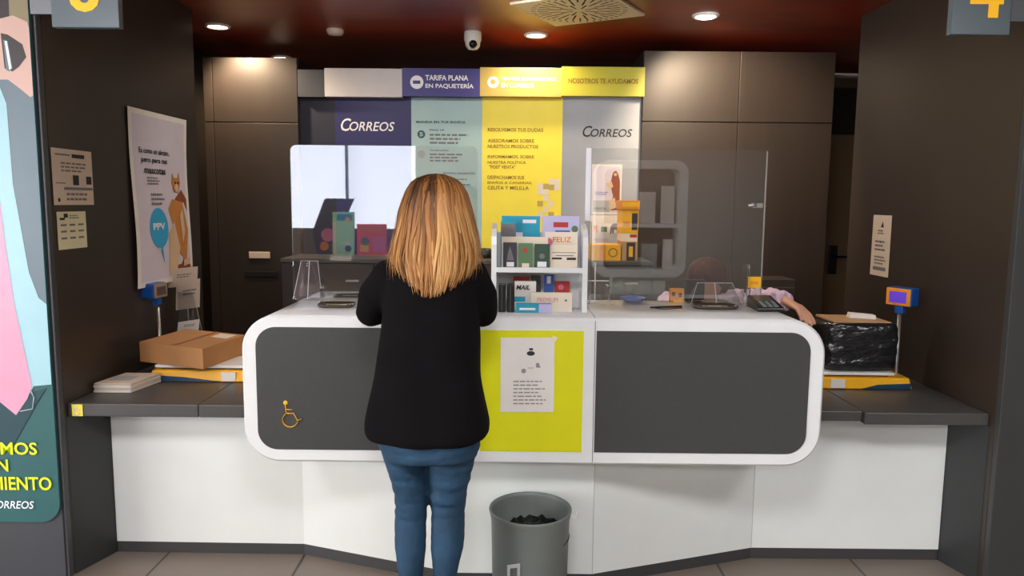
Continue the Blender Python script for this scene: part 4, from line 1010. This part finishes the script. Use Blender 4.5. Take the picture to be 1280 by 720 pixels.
# --- blonde customer seen from behind
YW = 2.42
def W(x, y, Y=YW): return PY(x, y, Y)
def ell(c, hw, hd, p_=.85, n=28, dy=0):
    o_ = []
    for i in range(n):
        a_ = 2 * math.pi * i / n; ca, sa = math.cos(a_), math.sin(a_)
        o_.append((c.x + hw * math.copysign(abs(ca) ** p_, ca), c.y + dy + hd * math.copysign(abs(sa) ** p_, sa), c.z))
    return o_
def loftpx(g, rows, Y0=YW):
    """rows: (py, xl, xr, half depth, dy)"""
    rings = []
    for y, xl, xr, hd, dy in rows:
        a_ = PY(xl, y, Y0); b_ = PY(xr, y, Y0); c = (a_ + b_) / 2; rings.append(ell(c, (b_.x - a_.x) / 2, hd, .85, 28, dy))
    return g.ringed(rings)
wc = W(538, 700)
cust = empty('customer', (wc.x, YW, 0), 'person with long blonde hair, black sweater and blue jeans standing at the counter', 'person')
hc = W(546, 268)   # head centre
fwd = Vector((-.05, 1, -.32))
elL, elR = Vector((W(456, 399).x, 2.52, 1.172)), Vector((W(602, 397).x, 2.52, 1.172))
shL, shR = W(487, 347), W(588, 345)
wrL, wrR = Vector((elL.x + .10, 2.79, 1.165)), Vector((elR.x - .12, 2.79, 1.165))
g = G().m('skin')
face(g, hc, .074, .094, .108, fwd)
g.tube([hc + Vector((0, -.01, -.06)), W(542, 325), W(541, 350)], [(.052, .055), (.056, .056), (.09, .07)], 18, ref=(0, 1, 0))
loftpx(g, [(330, 505, 572, .05, 0), (345, 490, 586, .08, 0), (370, 487, 588, .09, 0), (410, 490, 585, .09, 0), (450, 492, 584, .085, 0), (500, 482, 592, .1, 0), (545, 480, 596, .11, 0), (560, 484, 594, .105, 0)])
for (sh_, e_, w_, s_) in ((shL, elL, wrL, 1), (shR, elR, wrR, -1)):
    g.tube([sh_, sh_.lerp(e_, .5), e_], [.046, .042, .036], 14, ref=(0, 1, 0), rounded=True); g.tube([e_, e_.lerp(w_, .4), w_], [.037, .035, .025], 14, rounded=True)
    hand(g, w_, (w_ - e_).normalized() * 1 + Vector((.5 * s_, .3, -.03)), (0, 0, 1), -s_ if s_ == 1 else 1, .92, .12)
def leg(xo, lst, off):
    rings = []
    for (y, xl, xr, hd, dy) in lst:
        a_ = PY(xl, y, YW + .02); b_ = PY(xr, y, YW + .02); rings.append(ell((a_ + b_) / 2, (b_.x - a_.x) / 2 - off, hd - off, .95, 24, dy))
    cA = Vector(rings[-1][0]) * 0
    c = (PY(lst[-1][1], 720, YW + .02) + PY(lst[-1][2], 720, YW + .02)) / 2
    for z, hw, hd, dy in ((.2, .038, .042, -.005), (.12, .032, .038, -.005), (.085, .034, .042, .0)): rings.append(ell(Vector((c.x, YW + .02, z)), hw - off, hd - off, .95, 24, dy))
    return rings, c
LL = [(548, 474, 533, .115, 0), (565, 479, 534, .115, 0), (580, 483, 534.5, .105, 0), (600, 489, 534.5, .092, .005), (620, 493, 534.5, .08, .01), (640, 493.5, 533, .07, .01), (655, 493.5, 533, .067, .0), (680, 494.5, 533, .068, -.012), (700, 497, 531, .062, -.014), (720, 500.5, 529, .054, -.01)]
RL = [(548, 535, 600, .115, 0), (565, 535, 596, .115, 0), (580, 535, 592, .105, 0), (600, 535, 587, .092, .005), (620, 536, 582.5, .08, .01), (640, 540, 581, .07, .01), (655, 539, 581.5, .067, .0), (680, 539, 580, .068, -.012), (700, 541, 575, .062, -.014), (720, 543, 571, .054, -.01)]
feet = []
for lst in (LL, RL):
    r_, c = leg(0, lst, .006); g.ringed(r_); feet.append(c)
    g.tube([Vector((c.x, YW - .01, .075)), Vector((c.x, YW + .06, .05)), Vector((c.x, YW + .15, .035))], [(.034, .04), (.038, .035), (.034, .022)], 14, ref=(0, 0, 1), rounded=True)
body_ = bake(obj('body', g, parent=cust), .0065, 3)
eyes(cust, hc, .074, .094, .108, fwd)
# jeans
g = G().m('denim')
loftpx(g, [(505, 480, 597, .112, 0), (530, 474, 602, .125, -.004), (550, 473, 601, .128, -.006), (568, 479, 597, .12, -.004)], YW + .0)
for lst in (LL, RL):
    r_, c = leg(0, lst, 0); g.ringed(r_)
jeans = bake(obj('jeans', g, parent=cust, label='slim blue denim jeans'), .008, 5)
def wrinkle(o, amp, fx, fz, seed, zr=None):
    wl_ = world_loc(o); nrm = [v_.normal.copy() for v_ in o.data.vertices]
    for v_, nv in zip(o.data.vertices, nrm):
        c = v_.co + wl_; k = 1
        if zr: k = .25 + sum(math.exp(-((c.z - z_) / .09) ** 2) for z_ in zr)
        d_ = noise.noise(Vector((c.x * fx, c.y * fx, c.z * fz + seed))) * amp * k
        v_.co += nv * d_
wrinkle(jeans, .0045, 9, 48, 2, (.56, .74))
# seams
g = G().m('denim_dark')
for lst, sgn in ((LL, -1), (RL, 1)):
    pts = []
    for (y, xl, xr, hd, dy) in lst[1:]: x = xl if sgn < 0 else xr; p_ = PY(x, y, YW + .02); pts.append((p_.x - sgn * .006, p_.y - hd * .55 + dy, p_.z))
# shoes
for c in feet:
    g = G().m('shoe_black')
    g.tube([(c.x, YW - .06, .04), (c.x, YW + .0, .045), (c.x, YW + .08, .042), (c.x, YW + .17, .03)], [(.034, .036), (.038, .044), (.044, .036), (.036, .024)], 18, ref=(0, 0, 1), rounded=True)
    g.box(c.x - .042, c.x + .042, YW - .09, YW + .2, .0, .014, .006)
    bake(obj('shoe', g, parent=cust), .006, 3)
# sweater
g = G().m('sweater_black')
loftpx(g, [(316, 522, 562, .055, 0), (324, 510, 572, .07, 0), (334, 492, 588, .09, 0), (348, 482, 596, .112, 0), (370, 480, 597, .122, 0), (410, 477, 599, .125, 0), (440, 472, 600, .126, 0), (470, 467, 602, .132, 0), (500, 462, 607, .142, 0), (525, 458, 611.5, .15, 0), (538, 458.5, 611, .152, 0), (546, 464, 606, .145, 0)])
for (sh_, e_, w_, s_) in ((shL, elL, wrL, 1), (shR, elR, wrR, -1)):
    mid = sh_.lerp(e_, .5) + Vector((-.012 * s_, 0, 0)); g.tube([sh_, mid, e_], [.060, .059, .052], 18, ref=(0, 1, 0), rounded=True); g.tube([e_, e_.lerp(w_, .45), e_.lerp(w_, .92)], [.052, .048, .040], 18)
sw = bake(obj('sweater', g, parent=cust, label='loose black long sleeved sweater'), .0085, 6)
wrinkle(sw, .008, 9, 5, 5)
# hair
HT = [(217, 538, 552, .02), (221, 524, 566, .05), (228, 515, 575, .072), (240, 508, 583, .095), (255, 503, 587, .108), (272, 499, 591, .116), (290, 496, 595, .120), (305, 492, 598, .122), (320, 489, 599, .124), (333, 492, 597, .130), (345, 498, 591, .136), (356, 504, 584, .138), (367, 510, 576, .140)]
def hrow(y):
    y = max(217, min(y, 367))
    for i in range(len(HT) - 1):
        if HT[i][0] <= y <= HT[i + 1][0]:
            k = (y - HT[i][0]) / (HT[i + 1][0] - HT[i][0]); return tuple(HT[i][j] + (HT[i + 1][j] - HT[i][j]) * k for j in range(4))
def hpt(y, a_, grow=0, wob=0):
    _, xl, xr, hd = hrow(y); p_ = PY(xl, y, YW); q_ = PY(xr, y, YW); c = (p_ + q_) / 2; hw = (q_.x - p_.x) / 2 + grow
    return Vector((c.x + hw * math.sin(a_) + wob, c.y - (hd + grow) * math.copysign(abs(math.cos(a_)) ** .8, math.cos(a_)), c.z))
g = G().m('hair_blond'); lay = g.bm.verts.layers.float.new('lock')
def setl(v_, val): v_[lay] = val
rows = []
for y in [217, 219, 222, 226, 232, 240, 250, 260, 272, 285, 300, 315, 330, 342]:
    row = []
    for i in range(41):
        a_ = R(-128 + 256 * i / 40); v_ = g.v(hpt(y, a_, -.012)); setl(v_, .12 + .25 * (y - 217) / 125 + .1 * noise.noise(Vector((a_ * 9, y * .01, 0)))); row.append(v_)
    rows.append(row)
for i in range(len(rows) - 1):
    for j_ in range(40): g.f([rows[i][j_], rows[i][j_ + 1], rows[i + 1][j_ + 1], rows[i + 1][j_]], True)
rnd = random.Random(11)
for L_ in range(1240):
    wisp = L_ >= 1130; wsd = 1 if L_ % 2 else -1
    a0 = R(rnd.uniform(-122, 122)) if not wisp else wsd * R(rnd.uniform(62, 100))
    cosa = math.cos(a0)
    yend = 322 + 45 * max(0, cosa) ** .9 - 20 * abs(rnd.gauss(0, .6))
    if rnd.random() < .35: yend -= rnd.uniform(8, 55)
    ystart = 217.5 + (rnd.random() ** 2) * 26 if rnd.random() < .7 else rnd.uniform(230, 300)
    if wisp: ystart = rnd.uniform(265, 300); yend = rnd.uniform(322, 349)
    gr = rnd.uniform(-.012, .004); wv = rnd.uniform(-.008, .008); ph = rnd.uniform(0, 6); drift = rnd.uniform(-.2, .2)
    flare = rnd.uniform(-.008, .008) * (1 if abs(a0) > R(50) else .4)
    if wisp: flare = rnd.uniform(.002, .036); drift = 0
    band = noise.noise(Vector((a0 * 2.6, 2.2, ystart * .012)))
    tone = .40 + .62 * band + rnd.gauss(0, .12) + (gr + .004) * 12; wd = rnd.uniform(.004, .0095) if not wisp else rnd.uniform(.002, .004); n_ = 15; ringsL = []  # inner locks get a darker tone, depth shade put into the colour
    for i in range(n_):
        t_ = i / (n_ - 1); y = ystart + (yend - ystart) * t_
        aa = a0 + drift * t_ ** 2 + .02 * math.sin(ph + t_ * 6)
        p_ = hpt(y, aa, gr + flare * t_ ** 3, wv * math.sin(t_ * 4 + ph) * t_)
        k = max(.08, (1 - t_ ** 3.5) * min(1, .3 + t_ * 5)); tx_ = Vector((math.cos(aa), math.sin(aa), 0)); nn = Vector((math.sin(aa), -math.cos(aa), 0))
        val = tone + (-.34 * max(0, 1 - (y - 217) / 70)) + .16 * max(0, (y - 260) / 90); ring = []
        for (cx_, cy_) in ((-1, 0), (-.5, .6), (.5, .6), (1, 0), (0, -.6)):
            v_ = g.v(p_ + tx_ * wd * k * cx_ + nn * wd * .22 * k * cy_); setl(v_, max(0, min(1, val))); ring.append(v_)
        ringsL.append(ring)
    for i in range(n_ - 1):
        for j_ in range(5): k2 = (j_ + 1) % 5; g.f([ringsL[i][j_], ringsL[i][k2], ringsL[i + 1][k2], ringsL[i + 1][j_]], True)
obj('hair', g, parent=cust, label='long layered blonde hair with darker roots')

# --- clerk behind the counter, bent low over the desk
YC = 3.72
ck = empty('clerk', (PY(885, 400, YC).x, YC + .12, 0), 'dark haired person in lilac sweater sitting behind the counter, arm stretched to the right', 'person')
h2 = PY(884, 355, YC); h2.z = PY(884, 352, YC).z
f2 = Vector((-.12, -1, -1.25))
shR2 = Vector((h2.x + .16, YC + .1, 1.045)); shL2 = Vector((h2.x - .17, YC + .12, 1.03))
eR = PY(962, 374, 3.60); wR2 = PY(984, 377, 3.44); hR = PY(1008, 391, 3.33)
eL = Vector((h2.x - .22, 3.5, .95)); wL2 = Vector((h2.x - .12, 3.42, 1.06))
g = G().m('skin')
face(g, h2, .072, .09, .104, f2)
g.tube([h2 + Vector((0, .02, -.05)), Vector((h2.x, YC + .09, 1.06)), Vector((h2.x, YC + .14, .98))], [(.05, .055), (.055, .055), (.08, .07)], 16, ref=(0, 1, 0))
def upright(g, rows_):
    g.ringed([ell(Vector((h2.x, y_, z_)), hw, hd, .85) for z_, hw, hd, y_ in rows_])
TR = [(.50, .15, .12, YC + .36), (.60, .16, .13, YC + .36), (.75, .14, .11, YC + .31), (.90, .155, .11, YC + .22), (1.0, .165, .1, YC + .15), (1.05, .12, .08, YC + .12), (1.09, .06, .05, YC + .1)]
upright(g, TR)
for (sh_, e_, w_) in ((shR2, eR, wR2), (shL2, eL, wL2)):
    g.tube([sh_, sh_.lerp(e_, .5), e_], [.044, .04, .034], 14, rounded=True); g.tube([e_, e_.lerp(w_, .5), w_], [.034, .03, .022], 14, rounded=True)
hand(g, wR2, hR - wR2, (.2, .1, 1), -1, 1.1, .2)
hand(g, wL2, (.5, -.1, -.05), (0, 0, 1), 1, .9, .2)
for s_ in (-1, 1):
    x = h2.x + .09 * s_
    g.tube([(x, YC + .36, .53), (x, YC + .1, .54), (x, YC - .08, .5)], [.075, .07, .055], 14, rounded=True); g.tube([(x, YC - .08, .5), (x, YC - .05, .28), (x, YC - .02, .08)], [.053, .05, .035], 14, rounded=True); g.tube([(x, YC, .05), (x, YC - .14, .035)], [(.034, .035), (.036, .024)], 12, rounded=True)
bake(obj('body', g, parent=ck), .0065, 2)
eyes(ck, h2, .072, .09, .104, f2)
g = G().m('lilac_knit')
upright(g, [(z_, hw + .014, hd + .014, y_) for z_, hw, hd, y_ in TR[:-1]] + [(1.085, .07, .06, YC + .1)])
for (sh_, e_, w_) in ((shR2, eR, wR2), (shL2, eL, wL2)):
    g.tube([sh_, sh_.lerp(e_, .5), e_], [.062, .058, .053], 16, rounded=True); g.tube([e_, e_.lerp(w_, .5), e_.lerp(w_, .93)], [.053, .049, .038], 16)
o = bake(obj('sweater', g, parent=ck, label='ruffled lilac knit sweater'), .007, 4); wrinkle(o, .016, 34, 34, 8)
g = G().m('trousers')
for s_ in (-1, 1):
    x = h2.x + .09 * s_; g.tube([(x, YC + .37, .53), (x, YC + .1, .54), (x, YC - .08, .5)], [.086, .08, .064], 14, rounded=True); g.tube([(x, YC - .08, .5), (x, YC - .05, .28), (x, YC - .02, .1)], [.062, .06, .05], 14, rounded=True)
bake(obj('trousers', g, parent=ck), .009, 3)
for s_ in (-1, 1):
    x = h2.x + .09 * s_; g = G().m('shoe_black').tube([(x, YC + .04, .04), (x, YC - .14, .035)], [(.04, .04), (.042, .032)], 14, rounded=True).box(x - .04, x + .04, YC - .17, YC + .07, .0, .014, .005); bake(obj('shoe', g, parent=ck), .007, 2)
# clerk hair: cap of locks, gathered behind
g = G().m('hair_dark'); bk = Vector((.1, .62, .6)).normalized()
g.ball(h2 + Vector((0, .02, .026)), (.1, .1, .098), 24, 16); g.ball(h2 + Vector((0, -.03, .045)), (.088, .075, .068), 20, 12); g.ball(h2 + Vector((.075, .03, -.005)), (.05, .06, .06), 16, 10); g.ball(h2 + Vector((-.06, .04, -.03)), (.045, .06, .075), 16, 10)
g2c = h2 + bk * .115; g.ball(g2c, (.04, .04, .035), 16, 10)
bake(obj('hair_core', g, parent=ck), .006, 2).name = 'hair'
hair_o = [o_ for o_ in ck.children if o_.name == 'hair' or o_.name.startswith('hair')][0]
wrinkle(hair_o, .012, 34, 16, 3)
# cut hair from the face by pushing face forward
# office chair
t = empty('office_chair', (h2.x, YC + .38, 0), 'black office chair under the clerk, hidden mostly by the counter', 'chair')
obj('seat', G().m('black_plastic').box(h2.x - .23, h2.x + .23, YC + .12, YC + .58, .40, .452, .02), parent=t)
obj('backrest', G().m('black_plastic').box(h2.x - .2, h2.x + .2, YC + .56, YC + .61, .55, .98, .02), parent=t)
obj('back_bar', G().m('steel').tube([(h2.x, YC + .4, .40), (h2.x, YC + .63, .42), (h2.x, YC + .63, .7)], .012, 8), parent=t)
obj('pole', G().m('steel').tube([(h2.x, YC + .36, .07), (h2.x, YC + .36, .40)], .022, 12), parent=t)
for k in range(5):
    a_ = 2 * math.pi * k / 5; ex_ = Vector((h2.x + .27 * math.cos(a_), YC + .36 + .27 * math.sin(a_), .055))
    obj('leg', G().m('black_plastic').tube([(h2.x, YC + .36, .09), ex_], [.02, .014], 8), parent=t)
    obj('caster', G().m('black_plastic').ball((ex_.x, ex_.y, .027), (.024, .024, .026), 12, 8), parent=t)

# ------------------------------------------------------------------ furniture of the public hall seen mirrored in the screens
VR = 2 * YP
def mx(px, Yv): return PY(px, 300, Yv).x
def mz(py, Yv, px=430): return PY(px, py, Yv).z
YV = VR + .3      # the rack stands at Y = -0.3
t = empty('leaflet_rack', (-1.4, -.4, 0), 'brown free standing product rack in the public hall, mirrored in the left screen', 'rack')
rz = mz(286, YV)
obj('back', G().m('rack_brown').box(mx(350, YV) - .3, mx(520, YV), -.42, -.38, 0, rz, .004), parent=t)
sz = mz(319, YV)
obj('shelf', G().m('rack_brown').box(mx(350, YV) - .3, mx(520, YV), -.38, -.26, sz - .03, sz, .003), parent=t)
obj('price_label', G().m('paper').box(mx(414, YV), mx(440, YV), -.258, -.255, sz - .045, sz + .0), parent=t, label='white price label')
obj('foot', G().m('rack_brown').box(mx(350, YV) - .3, mx(520, YV), -.6, -.2, 0, .05, .004), parent=t)
def mcard(nm, x0, y0, x1, y1, mat, deco, lab, dy=0, cat='book'):
    a_ = mx(x0, YV); b_ = mx(x1, YV); z1_ = mz(y0, YV); shp = None
    if nm == 'padded_bag': shp = [(.1, 0), (1.0, 0), (1.12, .4), (.78, .98)] + [(.78 - .8 * k / 9, .99 + .012 * (k % 2)) for k in range(1, 10)] + [(.12, .8), (.2, .5)]
    # faces the counter (+Y): left and right swap
    s = Sheet((b_, -.30 + dy, sz + .001), (a_ - b_, 0, 0), (0, 0, z1_ - sz)); g = G().m(mat)
    if shp: g.prism([s.p(u_, v_) for u_, v_ in shp], -s.n * .02)
    else: s.board(g, .02)
    deco(s, g); obj(nm, g, label=lab, cat=cat, flip=False)
mcard('padded_bag', 394, 248, 441, 318, 'charcoal_card', lambda s, g: (g.m('pink'), s.disc(g, .7, .35, .18), g.m('orange'), s.disc(g, .8, .15, .12), g.m('green_card'), s.rect(g, .5, .05, .62, .2)), 'dark plastic bag on the rack mirrored in the left screen', -.05, 'bag')
mcard('green_book', 416, 265, 443, 318, 'green_light', lambda s, g: (g.m('teal_card'), s.rect(g, .1, .8, .8, .95), g.m('card_cream'), s.rect(g, .85, 0, 1, .75, 1), s.rect(g, .2, .25, .6, .3), g.m('green_dark'), s.disc(g, .3, .15, .15), g.m('box_yellow'), s.disc(g, .3, .82, .12, 2)), 'green book on the rack mirrored in the left screen', 0)
mcard('magazine', 446, 280, 483, 318, 'red_light', lambda s, g: (g.m('orange'), s.rect(g, .1, .75, .9, .92), g.m('pink'), s.rect(g, .05, .1, .45, .6), g.m('box_yellow'), s.rect(g, .6, .1, .9, .35), g.m('green_card'), s.disc(g, .72, .45, .14)), 'red and orange magazine on the rack mirrored in the left screen', 0, 'magazine')
# rounded white display unit opposite
YV2 = VR + 1.7
a_ = mx(744, YV2); b_ = mx(858, YV2); z1_ = PY(800, 200, YV2).z; z0_ = PY(800, 347, YV2).z
t = empty('display_unit', ((a_ + b_) / 2, -1.8, 0), 'white rounded display unit in the public hall, mirrored in the right screen', 'display unit')
o1 = rr(a_, b_, z0_, z1_, .14, .14, -1.7); o2 = rr(a_ + .09, b_ - .09, z0_ + .09, z1_ - .09, .07, .07, -1.7)
g = G().m('white_gloss'); g.ringed([o1, o2, [p_ + Vector((0, -.3, 0)) for p_ in o2], [p_ + Vector((0, -.3, 0)) for p_ in o1], o1], closed_ends=False, smooth=False); obj('frame', g, parent=t)
obj('back', G().m('rack_brown').box(a_ + .05, b_ - .05, -2.0, -1.98, z0_ + .05, z1_ - .05), parent=t)
zm = PY(800, 282, YV2).z
obj('shelf', G().m('white_gloss').box(a_ + .08, b_ - .08, -1.98, -1.7, zm - .02, zm + .02), parent=t)
obj('pedestal', G().m('white_base').box(a_ + .2, b_ - .2, -1.95, -1.75, 0, z0_), parent=t)
for k, (x0, y0, x1, y1, m_, base) in enumerate(((828, 232, 846, 276, 'paper', zm + .02), (800, 240, 822, 276, 'paper', zm + .02), (832, 300, 846, 334, 'paper', z0_ + .09), (805, 306, 826, 334, 'ink_faint', z0_ + .09))):
    zt_ = PY(830, y0, YV2).z; g = G().m(m_).box(mx(x0, YV2), mx(x1, YV2) - .01, -1.85, -1.82, base + .003, zt_, .002)
    obj('brochure', g, label=['brochure on the upper shelf of the white display unit, outer side', 'brochure on the upper shelf of the white display unit, inner side', 'brochure on the lower shelf of the white display unit, outer side', 'brochure on the lower shelf of the white display unit, inner side'][k], cat='brochure', group='brochures on the mirrored display unit')
